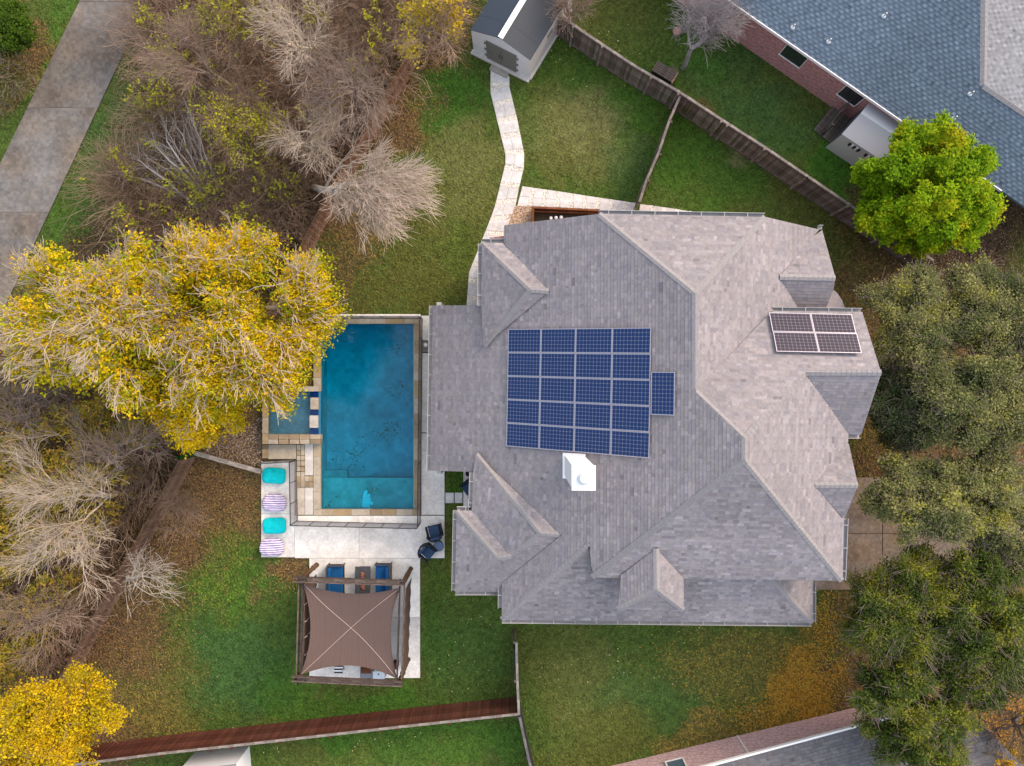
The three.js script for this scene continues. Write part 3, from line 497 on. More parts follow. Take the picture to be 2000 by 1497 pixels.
// ---------------------------------------------------------------- neighbouring houses
const hitPl = (px, py, [a, b, c]) => { const kx = (px - 1000) / F, kz = (py - 748.5) / F, y = (c + (a * kx + b * kz) * CAM_H) / (1 + a * kx + b * kz); return P(px, py, y); };
function slopeFrom(e0, e1, pitch, up) { const d = e1.clone().sub(e0).normalize(), n = new V3(-d.z, 0, d.x); if (n.dot(up) < 0) n.negate(); const a = pitch * n.x, b = pitch * n.z; return [a, b, e0.y - a * e0.x - b * e0.z]; }
const wallPrism = (pts, h, s) => prism(pts, 0, h, s);
{
  const h = thing('house', 'brick house under a blue-grey shingle roof beyond the weathered fence', 'house');
  const e0 = P(1422 - 330, -230, 2.8), e1 = P(1957, 373, 2.8), sl = slopeFrom(e0, e1, .45, new V3(1, 0, -1)), X = (a, b) => hitPl(a, b, sl);
  const cols = [[.205, .27, .34], [.14, .19, .25], [.165, .25, .345]], cols2 = [[.30, .31, .335], [.24, .255, .28]];
  const dk = M(C(.12, .16, .20));
  const top = X(1927, -235), rid = X(1922, 166), rr = X(2200, 352), ee = X(2108, 478);
  roofSlope(h, [e0, X(1500, -330), top, rid, rr, ee, e1], cols, 301, { stripe: true, tab: .165, expo: .15, vary: .22, stain: .45, deck: dk });
  roofSlope(h, (() => { const k = Math.hypot(sl[0], sl[1]), a = -.10 * sl[0] / k, b = -.10 * sl[1] / k, p2 = [a, b, rid.y - a * rid.x - b * rid.z]; return [hitPl(1927, -235, p2), hitPl(2500, -235, p2), hitPl(2500, 300, p2), rr, rid]; })(), cols2, 302, { tab: .17, stripe: true, vary: .3, deck: dk });
  ridgeCap(h, rid, top, 303, .17); ridgeCap(h, rid, rr, 304, .17);
  mesh('fascia', bar(e0.clone().add(new V3(0, -.06, 0)), e1.clone().add(new V3(0, -.06, 0)), .05, .17), mats.white, h);
  const d = e1.clone().sub(e0).normalize(), n = new V3(d.z, 0, -d.x), b0 = e0.clone().addScaledVector(n, .28), b1 = e1.clone().addScaledVector(n, .28).addScaledVector(d, -.4);
  const c1 = b1.clone().addScaledVector(n, 7), c0 = b0.clone().addScaledVector(n, 7);
  mesh('wall', prism([[b0.x, b0.z], [b1.x, b1.z], [c1.x, c1.z], [c0.x, c0.z]], 0, 2.68), mats.brick, h);
  for (const [px, py, L] of [[1558, 100, 1.15], [1669, 181, 1.0]]) {
    const p = P(px, py, 2.1), s = p.clone().sub(b0).dot(d), c = b0.clone().addScaledVector(d, s).addScaledVector(n, -.02); c.y = 1.85;
    const w = mesh('window', bar(c.clone().addScaledVector(d, -L / 2), c.clone().addScaledVector(d, L / 2), .05, 1.2), mats.glass, h);
    for (const y of [-.63, .63]) { const q = c.clone().addScaledVector(n, -.03).add(new V3(0, y, 0)); mesh('frame', bar(q.clone().addScaledVector(d, -L / 2 - .06), q.clone().addScaledVector(d, L / 2 + .03), .06, .03), mats.white, w); }
    for (const k of [-1, 1]) { const q = c.clone().addScaledVector(n, -.03).addScaledVector(d, k * (L / 2 + .03)); const g = uvBox(.03, 1.2, .03); g.translate(q.x, q.y, q.z); mesh('frame', g, mats.white, w); }
  }
  for (const [px, py] of [[1548, 54], [1618, 82], [1726, 32], [1894, 184], [1862, 232]]) { const p = X(px, py); const g = new THREE.CylinderGeometry(.035, .035, .22, 12); g.translate(p.x, p.y + .2, p.z); const vp = mesh('vent_pipe', g, M(C(.45, .47, .48), { roughness: .6 }), h); const f = new THREE.CylinderGeometry(.08, .11, .04, 16); f.translate(p.x, p.y + .04, p.z); mesh('flashing', f, M(C(.45, .50, .55)), vp); }
}
{
  const h = thing('house', 'pink brick house with a plain grey roof and white fascia at the lawn edge', 'house');
  const e0 = P(1250, 1532, 2.7), e1 = P(1870, 1366, 2.7), sl = slopeFrom(e0, e1, .5, new V3(.2, 0, 1)), X = (a, b) => hitPl(a, b, sl);
  roofSlope(h, [e0, e1, X(2060, 1560), X(1420, 1720)], [[.185, .185, .20], [.165, .168, .185], [.205, .20, .21]], 311, { stain: .2, vary: .16 });
  mesh('fascia', bar(e0.clone().add(new V3(0, -.02, 0)), e1.clone().add(new V3(0, -.02, 0)), .09, .16), mats.white, h);
  const b0 = P(1110, 1517), b1 = P(1790, 1354), n = new V3(.234, 0, .972), c0 = b0.clone().addScaledVector(n, 6), c1 = b1.clone().addScaledVector(n, 6);
  mesh('wall', prism([[b0.x, b0.z], [c0.x, c0.z], [c1.x, c1.z], [b1.x, b1.z]], 0, 2.55), M(C(.86, .80, .84), { map: T_brick, bumpMap: T_brick, bumpScale: .006 }), h);
  const d = b1.clone().sub(b0).normalize(), t = P(1322, 1494, 1.7).sub(b0).dot(d), c = b0.clone().addScaledVector(d, t).addScaledVector(n, -.03); c.y = 1.5;
  const w = mesh('window', bar(c.clone().addScaledVector(d, -.42), c.clone().addScaledVector(d, .42), .05, 1.2), M(C(.09, .14, .18), { roughness: .2 }), h);
  for (const k of [-1, 1]) { const q = c.clone().addScaledVector(d, k * .44).addScaledVector(n, -.03); mesh('frame', at(uvBox(.06, 1.3, .06), q.x, q.y, q.z), mats.white, w); }
  for (const k of [-1, 1]) { const q = c.clone().addScaledVector(n, -.03).add(new V3(0, k * .62, 0)); mesh('frame', bar(q.clone().addScaledVector(d, -.41), q.clone().addScaledVector(d, .41), .06, .06), mats.white, w); }
  const p0 = P(1441, 1440), p1 = P(1459, 1470, 2.3); mesh('downspout', (() => { const s = new TubeSoup(); const q = p0.clone().addScaledVector(n, .0).addScaledVector(n, -.05); s.add(new V3(q.x, 0, q.z), new V3(q.x, 2.6, q.z), .045, .045, 8); return s.build(); })(), mats.white, h);
}
// ---------------------------------------------------------------- sheds
function shed(name, label, corners, hEave, hRidge, opt) {        // corners: base FL, FR, BR, BL (world), ridge runs front to back
  const g = thing(name, label, 'shed', corners[0].clone().add(corners[2]).multiplyScalar(.5)); const o = g.position, c = corners.map(p => p.clone().sub(o)), up = (p, y) => p.clone().setY(y);
  const wm = opt.wall, fr = c[0].clone().lerp(c[1], .5), bk = c[3].clone().lerp(c[2], .5);
  const quad = (pts) => { const pos = pts.flatMap(p => [p.x, p.y, p.z]), id = []; for (let i = 1; i < pts.length - 1; i++) id.push(0, i, i + 1); let q = new THREE.BufferGeometry(); q.setAttribute('position', new THREE.Float32BufferAttribute(pos, 3)); q.setIndex(id); q = q.toNonIndexed(); q.computeVertexNormals(); return q; };
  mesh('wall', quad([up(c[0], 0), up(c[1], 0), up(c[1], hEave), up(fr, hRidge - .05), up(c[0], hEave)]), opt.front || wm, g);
  mesh('wall', quad([up(c[2], 0), up(c[3], 0), up(c[3], hEave), up(bk, hRidge - .05), up(c[2], hEave)]), wm, g);
  mesh('wall', quad([up(c[1], 0), up(c[2], 0), up(c[2], hEave), up(c[1], hEave)]), opt.side || wm, g);
  mesh('wall', quad([up(c[3], 0), up(c[0], 0), up(c[0], hEave), up(c[3], hEave)]), wm, g);
  const fd = fr.clone().sub(bk).normalize(), ov = opt.over ?? .08, R0_ = up(fr, hRidge).addScaledVector(fd, ov), R1 = up(bk, hRidge).addScaledVector(fd, -ov), sd = c[1].clone().sub(c[0]).normalize(), m = (hRidge - hEave) / (c[0].distanceTo(c[1]) / 2);
  for (const [s, a, b, mt] of [[-1, c[0], c[3], opt.roof[0]], [1, c[1], c[2], opt.roof[1]]]) {
    const A = up(a, hEave - m * ov + .03).addScaledVector(sd, s * ov).addScaledVector(fd, ov), B = up(b, hEave - m * ov + .03).addScaledVector(sd, s * ov).addScaledVector(fd, -ov), Rr = R0_.clone(), Rb = R1.clone();
    const nP = 5; for (let k = 0; k < nP; k++) {       // roof sheets, lapped
      const f0 = k / nP, f1 = (k + 1) / nP, lift = .006 * (k % 2);
      const q = [A.clone().lerp(B, f0), A.clone().lerp(B, f1), Rr.clone().lerp(Rb, f1), Rr.clone().lerp(Rb, f0)]; q.forEach(p => p.y += .02 + lift);
      const lo = q.map(p => p.clone().add(new V3(0, -.035, 0)));
      mesh('roof_panel', mergeGeometries([quad(q), quad([...lo].reverse()), quad([q[0], lo[0], lo[1], q[1]]), quad([q[1], lo[1], lo[2], q[2]]), quad([q[3], lo[3], lo[0], q[0]])]), mt, g);
    }
  }
  if (opt.ridge) mesh('ridge_strip', bar(R0_.clone().add(new V3(0, .05, 0)), R1.clone().add(new V3(0, .05, 0)), .26, .05), opt.ridge, g);
  return { g, c, sd, fd, fr, up, quad };
}
const sidingTex = tex(64, 256, (u, v, i, j) => g3(((j % 26) < 2 ? .78 : .95) + .05 * (hash(i, j) - .5)));
{
  const B = [P(925, 100), P(1033.5, 155), P(1090, 62)]; B.push(B[0].clone().add(B[2]).sub(B[1])); B.forEach((p, i) => { if (i > 1) p.add(B[2].clone().sub(B[1]).multiplyScalar(.6)); });
  const b2 = B[1].clone().add(P(1090, 62).sub(P(1033.5, 155)).multiplyScalar(1.45)), b3 = B[0].clone().add(b2).sub(B[1]);
  const roofShadeTone = M(C(.045, .066, .10), { roughness: .55, map: T_grain }), roofShadeTone2 = M(C(.060, .072, .088), { roughness: .55, map: T_grain });  // west slope darker, east lighter: light from the east put into the colours
  const s = shed('garden_shed', 'resin garden shed with slate roof, white ridge strip and grey double doors', [B[0], B[1], b2, b3], 2.15, 2.85, { wall: M(C(.70, .74, .78), { roughness: .6 }), side: M(C(.78, .76, .76), { map: sidingTex, roughness: .6 }), roof: [roofShadeTone, roofShadeTone2], ridge: M(C(.72, .75, .80), { roughness: .4 }), over: .02 });
  const { g, c, fd, fr } = s, dm = M(C(.165, .17, .155), { roughness: .7 }), W = c[1].clone().sub(c[0]), at2 = (f, y) => c[0].clone().addScaledVector(W, f).addScaledVector(fd, .03).setY(y);
  for (const [a, b] of [[.25, .505], [.51, .77]]) { const dr = mesh('door', bar(at2(a, 1.0), at2(b, 1.0), .04, 1.85), dm, g); const hx = a < .4 ? .485 : .53; mesh('handle', bar(at2(hx, .9).addScaledVector(fd, .04), at2(hx, 1.15).addScaledVector(fd, .04), .03, .03), mats.black, dr); for (const y of [.4, 1.0, 1.6]) { const hf = a < .4 ? .235 : .785; mesh('hinge', bar(at2(hf - .02, y), at2(hf + .02, y), .05, .12), dm, dr); } }
  mesh('base_sill', bar(at2(-.02, .06).addScaledVector(fd, .06), at2(1.02, .06).addScaledVector(fd, .06), .22, .12), mats.offwhite, g);
  const e0 = c[1].clone().setY(.06), e1 = c[2].clone().setY(.06), sn = s.sd; mesh('base_sill', bar(e0.addScaledVector(sn, .05), e1.addScaledVector(sn, .05), .12, .12), mats.offwhite, g);
  const wv = c[1].clone().lerp(c[2], .45).addScaledVector(sn, .02).setY(1.55), wd = c[2].clone().sub(c[1]).normalize(); mesh('side_vent', bar(wv.clone().addScaledVector(wd, -.2), wv.clone().addScaledVector(wd, .2), .03, .3), M(C(.2, .17, .16)), g);
  const st = thing('stone_step', 'rough pebbled stone step in front of the grey shed doors', 'step', P(976, 138));
  mesh('tread', at(rbox(1.0, .1, .45, .03), 0, .06, 0, -.47), M(C(.45, .43, .40), { map: T_conc, bumpMap: T_conc, bumpScale: .03 }), st);
}
{
  const fl = P(1612, 287), fr = P(1650, 250), br = fr.clone().add(P(1742, 322).sub(P(1660, 262))), bl = fl.clone().add(br).sub(fr); 
  const a = P(1693, 342), b = P(1612, 288), c = P(1668, 222), dd = a.clone().add(c).sub(b);
  const s = shed('garden_shed', 'small white shed with pale roof and slotted windows under the yellow-green tree', [b, c, dd, a].map(p => p.clone()), 1.9, 2.25, { wall: M(C(.74, .76, .73), { roughness: .7, map: sidingTex }), front: M(C(.16, .16, .18), { roughness: .7, map: sidingTex }), roof: [M(C(.30, .31, .34), { roughness: .6 }), M(C(.52, .54, .58), { roughness: .6 })], over: .04 });  // front wall and one roof slope darkened to paint in shade
  const { g, c: cc, sd } = s, q = cc[0].clone(), w = cc[3].clone().sub(cc[0]); const n = sd.clone().negate();
  for (const f of [.25, .62]) for (let k = 0; k < 5; k++) { const p = q.clone().addScaledVector(w, f + k * .05).addScaledVector(n, .02).setY(1.55); mesh('window_slot', at(uvBox(.10, .24, .10), p.x, p.y, p.z), k % 2 ? mats.white : mats.black, g); }
}
{
  const c = [P(380, 1470), P(487, 1457), P(497, 1570), P(390, 1583)], g = shed('garden_shed', 'white shed with low grey roof just outside the red-brown fence', [c[3], c[0], c[1], c[2]].map(p => p.clone()), 1.75, 1.95, { wall: M(C(.66, .70, .74), { roughness: .6 }), side: M(C(.66, .70, .74), { roughness: .6 }), roof: [M(C(.23, .22, .24)), M(C(.23, .22, .24))], over: .0 });
}
// ---------------------------------------------------------------- fences
function fence(label, group, pts, o) {
  const g = thing('wood_fence', label, 'fence', pts[0].clone(), 0, group), o0 = pts[0], r = rng(o.seed || 1), ph = o.h || 1.9, pw = o.pw || .14;
  const geos = [0, 1, 2].map(k => { const e = uvBox(pw - .012, ph, .018); return at(e, 0, ph / 2, 0); });
  const grp = [];
  let n = 0;
  for (let i = 0; i < pts.length - 1; i++) {
    const a = pts[i].clone().sub(o0), b = pts[i + 1].clone().sub(o0), d = b.clone().sub(a), L = d.length(), yaw = Math.atan2(-d.z, d.x); d.normalize(); const nn = new V3(-d.z, 0, d.x).multiplyScalar(o.railSide || 1);
    for (let s = pw / 2; s < L; s += pw) {
      const m = new THREE.Mesh(geos[0], o.mats[Math.floor(r() * o.mats.length)]); m.name = 'picket'; m.castShadow = m.receiveShadow = true;
      m.position.copy(a).addScaledVector(d, s).addScaledVector(nn, (r() - .5) * .012); m.rotation.y = yaw + (r() - .5) * .03; m.rotation.z = (r() - .5) * .012; m.scale.y = 1 + (r() - .5) * .02; g.add(m); n++;
    }
    for (const y of o.rails || [.3, 1.0, 1.7]) mesh('rail', bar(a.clone().addScaledVector(nn, .04).setY(y), b.clone().addScaledVector(nn, .04).setY(y), .045, .09), o.railMat || o.mats[0], g);
    if (o.cap) mesh('cap_rail', bar(a.clone().setY(ph + .02), b.clone().setY(ph + .02), .12, .03), o.capMat || o.mats[1], g);
    for (let s = o.postAt || 0; s <= L + .01; s += o.postStep || 2.4) { const p = a.clone().addScaledVector(d, Math.min(s, L)).addScaledVector(nn, .105); const e = uvBox(.1, ph + .06, .1); at(e, p.x, ph / 2 + .03, p.z); mesh('post', e, o.postMat || o.mats[1], g); }
  }
  return g;
}
const wm = (...cs) => cs.map(c => M(C(...c), { map: T_wood, bumpMap: T_wood, bumpScale: .004 }));
const fenceTan = wm([.46, .255, .155], [.40, .215, .13], [.52, .31, .20], [.35, .19, .115], [.50, .30, .215]), fenceGrey = wm([.26, .225, .205], [.21, .18, .165], [.31, .275, .255], [.18, .15, .137], [.38, .345, .32]), fenceRed = wm([.185, .068, .050], [.155, .058, .043], [.21, .085, .062], [.17, .072, .056]), fenceBrown = wm([.33, .21, .15], [.29, .18, .13], [.38, .25, .19]);
fence('tan board fence along the bare trees beside the back lawn', 'boundary fences', [P(812, 130), P(752, 232)], { mats: fenceTan, seed: 41, railSide: 1 });
fence('tan board fence running from the pale bare tree towards the yellow tree', 'boundary fences', [P(752, 232), P(655, 402), P(588, 532), P(520, 650)], { mats: fenceTan, seed: 42, railSide: 1 });
fence('brown board fence between the leaf-littered lawn and the olive thicket', 'boundary fences', [P(382, 892), P(338, 978), P(262, 1112), P(180, 1262), P(150, 1320)], { mats: fenceBrown, seed: 43, railSide: 1 });
{
  const gm = wm([.03, .16, .03], [.022, .125, .022], [.04, .18, .035]);
  fence('short bright green painted fence panel next to the white plank', 'boundary fences', [P(425, 805), P(382, 890)], { mats: gm, seed: 44, railSide: 1 });
}
fence('long red-brown stained board fence along the bottom of the lawn', 'boundary fences', [P(180, 1456), P(350, 1434), P(480, 1420), P(790, 1385), P(1012, 1361)], { mats: fenceRed, seed: 45, railSide: 1, cap: true, capMat: fenceGrey[4] });
fence('weathered grey fence with posts showing, from the shed to the side fence', 'boundary fences', [P(1087, 67), P(1140, 104), P(1229, 163), P(1310, 210)], { mats: fenceGrey, seed: 46, railSide: 1, cap: true, capMat: fenceGrey[4], rails: [.12, 1.82], railMat: fenceGrey[0], postAt: .9, postStep: 2.6, postMat: fenceGrey[4] });
fence('weathered grey fence with posts showing, running under the yellow-green tree', 'boundary fences', [P(1310, 210), P(1400, 269), P(1469, 313), P(1547, 366), P(1624, 418), P(1780, 522)], { mats: fenceGrey, seed: 47, railSide: 1, cap: true, capMat: fenceGrey[4], rails: [.12, 1.82], railMat: fenceGrey[0], postAt: 0, postStep: 2.45, postMat: fenceGrey[4] });
fence('thin grey side fence leaning between the two back lawns', 'boundary fences', [P(1313, 214), P(1292, 262), P(1272, 322), P(1250, 372), P(1237, 412)], { mats: fenceGrey, seed: 48, railSide: -1, cap: true, capMat: fenceGrey[2], h: 1.75 });
fence('pale side fence with a latch between house corner and red-brown fence', 'boundary fences', [P(1008, 1228), P(1010, 1300), P(1013, 1362)], { mats: wm([.33, .30, .27], [.29, .26, .24]), seed: 49, railSide: 1, cap: true, capMat: wm([.42, .40, .37])[0] });
fence('dark slate-coloured fence continuing past the end of the red-brown fence', 'boundary fences', [P(1014, 1366), P(1030, 1440), P(1052, 1530)], { mats: wm([.07, .075, .085], [.06, .064, .07]), seed: 50, railSide: 1, cap: true, capMat: wm([.22, .22, .23])[0] });
{ const a = thing('gate_latch', 'black metal gate latch box on the pale side fence', 'latch', P(1003, 1258)); a.position.y = .0; mesh('bracket', at(rbox(.1, 1.5, .5, .03), .05, .75, 0), mats.black, a); mesh('bolt', at(rbox(.06, .06, .8, .02), .02, 1.45, .1), mats.darkmetal, a); }
fence('short brown timber gate panel between brick wall and white shed', undefined, [P(1598, 262), P(1640, 212)], { mats: fenceGrey, seed: 51, railSide: 1, h: 1.5, rails: [.3, 1.2] });
{ const g = thing('wood_deck', 'grey plank landing at the foot of the white shed', 'deck', P(1625, 243)); const d = P(1640, 215).sub(P(1600, 265)), L = d.length(), yaw = Math.atan2(-d.z, d.x); for (let k = 0; k < 8; k++) mesh('plank', at(uvBox(L, .04, .135), 0, .1, -.5 + k * .145, 0), fenceGrey[k % 5], g); g.rotation.y = yaw; mesh('joist', at(uvBox(L - .1, .08, 1.1), 0, .04, 0), fenceGrey[3], g); }
// white plank on the low edge by the spa
{ const a = P(375, 884, .3), b = P(509, 922, .3), g = thing('timber_edging', 'white weathered plank edging from the green fence panel to the lounging deck', 'edging', a.clone().setY(0)); const A = new V3(0, .28, 0), B = b.clone().sub(a); B.y = .28; mesh('plank', bar(A, B, .22, .05), M(C(.60, .55, .50), { map: T_wood, bumpMap: T_wood, bumpScale: .01 }), g); mesh('riser', bar(A.clone().setY(.12), B.clone().setY(.12), .1, .26), fenceGrey[4], g); }
// planter of timber by the house
{
  const g = thing('timber_planter', 'orange-brown timber planter frame with dark soil by the walkway', 'planter', P(1090, 420)); const o = g.position, q = (x, y, h) => P(x, y, h).sub(o), tm = wm([.33, .15, .075], [.28, .125, .06]);
  mesh('board', bar(q(1040, 407, .3), q(1170, 413, .3), .1, .5), tm[0], g); mesh('board', bar(q(1041, 410, .3), q(1040, 450, .3), .12, .5), tm[1], g); mesh('board', bar(q(1044, 414, .18), q(1168, 418, .18), .06, .3), tm[1], g);
  mesh('soil', prism([[1044, 410], [1172, 415], [1172, 452], [1044, 452]].map(([x, y]) => { const p = q(x, y, .1); return [p.x, p.z]; }), -.02, .12), M(C(.035, .028, .018), { bumpMap: T_conc, bumpScale: .05 }), g);
  const r = rng(5); for (let k = 0; k < 3; k++) { const p = q(1076 + k * 10, 426 - k * .7, .2), e = new THREE.IcosahedronGeometry(.09, 2), pa = e.attributes.position; for (let i = 0; i < pa.count; i++) { const s = .8 + .4 * vnoise(pa.getX(i) * 20 + k, pa.getY(i) * 20); pa.setXYZ(i, pa.getX(i) * s, pa.getY(i) * s * .7, pa.getZ(i) * s); } e.computeVertexNormals(); e.translate(p.x, .18, p.z); mesh('white_stone', e, mats.white, g); }
}
{ // brown pebble bed
  const g = struct('pebble_bed', prism(pxPoly([[1004, 402], [1038, 404], [1038, 440], [985, 442]]), -.05, .02), M(C(.25, .17, .11), { map: T_conc })), r = rng(8), gs = [], cs = [C(.42, .30, .20), C(.33, .22, .14), C(.50, .40, .30)];
  for (let k = 0; k < 900; k++) { const u = r(), v = r(), p = P(lerp(lerp(1004, 985, v), 1038, u), lerp(402, 440, v)), e = new THREE.IcosahedronGeometry(.022 + r() * .018, 0); e.scale(1, .6, 1); e.rotateY(r() * 6); e.translate(p.x, .03, p.z); const c = cs[Math.floor(r() * 3)], ca = new Float32Array(e.attributes.position.count * 3); for (let i = 0; i < ca.length; i += 3) { ca[i] = c.r; ca[i + 1] = c.g; ca[i + 2] = c.b; } e.setAttribute('color', new THREE.BufferAttribute(ca, 3)); gs.push(e); }
  mesh('pebbles', mergeGeometries(gs), new THREE.MeshStandardMaterial({ vertexColors: true, roughness: .9 }), g, true);
}
// ---------------------------------------------------------------- pool safety fence
{
  const net = new THREE.MeshStandardMaterial({ color: C(.20, .20, .215), roughness: .9, transparent: true, opacity: .62, side: THREE.DoubleSide }), post = mats.black;
  const run = (label, pts, step) => {
    const g = thing('pool_fence', label, 'fence', pts[0].clone().setY(.1), 0, 'mesh fences round the pool'), o = g.position, h = 1.2;
    for (let i = 0; i < pts.length - 1; i++) {
      const a = pts[i].clone().setY(.1).sub(o), b = pts[i + 1].clone().setY(.1).sub(o), d = b.clone().sub(a), L = d.length(), n = Math.max(1, Math.round(L / step));
      for (let k = 0; k < n; k++) { const p = a.clone().addScaledVector(d, k / n), q = a.clone().addScaledVector(d, (k + 1) / n), f = .012 / (L / n);
        const e = new THREE.PlaneGeometry(p.distanceTo(q) - .04, h - .08); e.rotateY(Math.atan2(-(q.z - p.z), q.x - p.x)); e.translate((p.x + q.x) / 2, h / 2, (p.z + q.z) / 2); mesh('net_panel', e, net, g); }
      for (let k = 0; k <= n; k++) { const p = a.clone().addScaledVector(d, k / n), e = new THREE.CylinderGeometry(.018, .018, h, 8); e.translate(p.x, h / 2, p.z); mesh('post', e, post, g); }
      mesh('top_band', bar(a.clone().setY(h - .02), b.clone().setY(h - .02), .03, .06), post, g);
      mesh('bottom_band', bar(a.clone().setY(.04), b.clone().setY(.04), .025, .05), post, g);
    }
  };
  run('black mesh pool fence along the lawn end of the pool', [P(600, 622, .1), P(824, 622, .1)], 1.0);
  run('black mesh pool fence along the house side of the pool', [P(825, 623, .1), P(821, 1022, .1)], 1.0);
  run('black mesh pool fence along the wide deck at the shallow end', [P(580, 1018, .1), P(820, 1024, .1)], .95);
  run('black mesh pool fence beside the row of bean bag loungers', [P(581, 1017, .1), P(579, 899, .1)], 1.0);
  run('short black mesh pool fence return at the first cyan lounger', [P(578, 898, .1), P(515, 902, .1)], .85);
}

// ---------------------------------------------------------------- bean bag loungers
function pillowGeo(w, h, d, k, seed, arch) {           // soft squarish cushion, wrinkled, planar uv
  const g = new THREE.SphereGeometry(1, 48, 32), p = g.attributes.position, uv = g.attributes.uv;
  for (let i = 0; i < p.count; i++) {
    let x = p.getX(i), y = p.getY(i), z = p.getZ(i); const e = (a, q) => Math.sign(a) * Math.pow(Math.abs(a), q);
    x = e(x, k); z = e(z, k); y = e(y, .8);
    if (arch && z < 0) { x *= 1 - .28 * z * z; }
    const n = (vnoise(x * 3 + seed, z * 3 + seed) - .5) * .13 + (vnoise(x * 7 + seed, z * 7) - .5) * .07;
    const X = x * w / 2 * (1 + n * .25), Z = z * d / 2 * (1 + n * .25), Y = (y * .5 + .5) * h * (1 + n * 1.6) * (z < 0 ? 1 + .25 * z : 1 - .1 * z);
    p.setXYZ(i, X, Math.max(0, Y), Z); uv.setXY(i, X + .5 * n * .1, Z + n * .18);
  }
  g.computeVertexNormals(); return g;
}
const cyanM = M(C(.006, .74, .82), { map: T_weave, roughness: .8 });
const stripeT = tex(64, 128, (u, v, i, j) => { const s = ((v * 9) % 1); const d = s < .34; const n = .05 * (hash(i, j) - .5); return d ? [.42 + n, .36 + n, .62 + n] : [.90 + n, .87 + n, .92 + n]; });
const stripeM = M(C(.88, .86, .90), { map: stripeT, roughness: .85 });
[['cyan bean bag lounger next to the short pool fence return', 537, 929, 0], ['striped bean bag lounger between the two cyan ones', 538, 981, 1], ['cyan bean bag lounger between the two striped ones', 538, 1026, 0], ['striped bean bag lounger at the corner of the deck above the lawn', 533, 1067, 1]].forEach(([l, x, y, s], i) => {
  const g = thing('bean_bag_lounger', l, 'bean bag', P(x, y, .1).setY(.1), (i - 1.5) * .03, 'bean bag loungers on the pool deck');
  mesh('cushion', pillowGeo(s ? 1.22 : 1.16, s ? .38 : .36, s ? .92 : .80, s ? .62 : .42, i * 5.3 + 2, s), s ? stripeM : cyanM, g);
  const tb = new THREE.TorusGeometry(.07, .012, 6, 16); tb.rotateX(Math.PI / 2); tb.translate(0, s ? .33 : .31, -.3); mesh('handle_loop', tb, s ? stripeM : cyanM, g);
});
// ---------------------------------------------------------------- patio chairs and side table
const navy = M(C(.045, .085, .165), { map: T_weave, roughness: .9 }), wicker = M(C(.012, .015, .026), { map: T_weave, roughness: .7 });
function armchair() {
  const o = new THREE.Group(); const seat = rbox(.58, .12, .60, .04); mesh('seat', at(seat, 0, .34, .02), wicker, o);
  mesh('seat_cushion', at(rbox(.52, .12, .54, .05, 3), 0, .45, .05), navy, o);
  const bs = new THREE.Shape(); bs.absarc(0, 0, .42, Math.PI * 1.08, Math.PI * 1.92, false); bs.absarc(0, 0, .37, Math.PI * 1.92, Math.PI * 1.08, true); const bg = new THREE.ExtrudeGeometry(bs, { depth: .42, bevelEnabled: true, bevelSize: .015, bevelThickness: .015, bevelSegments: 2, curveSegments: 14 }); bg.rotateX(-Math.PI / 2); bg.scale(1, 1, -1);
  { const ix = bg.index; if (ix) for (let i = 0; i < ix.count; i += 3) { const a = ix.getX(i); ix.setX(i, ix.getX(i + 1)); ix.setX(i + 1, a); } bg.computeVertexNormals(); }
  mesh('backrest', at(bg, 0, .40, -.02), wicker, o);
  mesh('back_cushion', at(rbox(.48, .40, .13, .05, 3).rotateX(-.25), 0, .68, -.24), navy, o);
  for (const s of [-1, 1]) mesh('arm', at(rbox(.09, .24, .62, .035, 3), s * .36, .50, .04), wicker, o);
  for (const [x, z] of [[-.3, -.25], [.3, -.25], [-.3, .28], [.3, .28]]) { const l = new THREE.CylinderGeometry(.025, .02, .3, 8); mesh('leg', at(l, x, .15, z), mats.black, o); }
  return o;
}
const chairProto = armchair();
[['dark wicker armchair with navy cushion turned towards the pool fence corner', 849, 1039, -2.9, .1], ['dark wicker armchair with navy cushion behind the round side table', 835, 1078, 2.3, .1], ['dark wicker armchair half under the gutter on the small slab', 917, 953, -2.2, .1]].forEach(([l, x, y, a, h], i) => {
  const o = i ? chairProto.clone() : chairProto; o.name = numbered('patio_armchair'); o.userData = { label: l, category: 'armchair', group: 'dark wicker patio armchairs' }; o.position.copy(P(x, y, .5)).setY(h); o.rotation.y = a; scene.add(o);
});
{ const g = thing('side_table', 'round slate-blue side table between the two wicker armchairs', 'table', P(857, 1067, .5).setY(.1)); mesh('table_top', at(new THREE.CylinderGeometry(.245, .245, .03, 40), 0, .46, 0), M(C(.07, .12, .20), { roughness: .5 }), g); mesh('rim', at(new THREE.TorusGeometry(.245, .016, 8, 40).rotateX(Math.PI / 2), 0, .46, 0), wicker, g); mesh('pedestal', at(new THREE.CylinderGeometry(.05, .07, .42, 16), 0, .23, 0), wicker, g); mesh('foot', at(new THREE.CylinderGeometry(.16, .18, .03, 24), 0, .015, 0), wicker, g); }
{ const g = thing('floor_lamp_globe', 'small white globe light on the deck beside the pool fence', 'light', P(832, 675, .1).setY(.1)); mesh('globe', at(new THREE.SphereGeometry(.11, 24, 16), 0, .14, 0), M(C(.78, .78, .75), { roughness: .35 }), g); mesh('base', at(new THREE.CylinderGeometry(.08, .09, .05, 20), 0, .025, 0), mats.offwhite, g); }
{ const g = thing('dark_ball', 'small black round pot on the slab under the gutter', 'pot', P(915, 925, .2).setY(.1)); const e = new THREE.LatheGeometry([[0, 0], [.1, 0], [.15, .1], [.14, .22], [.11, .24], [.1, .2], [0, .19]].map(a => new THREE.Vector2(...a)), 20); mesh('pot_body', e, mats.black, g); }
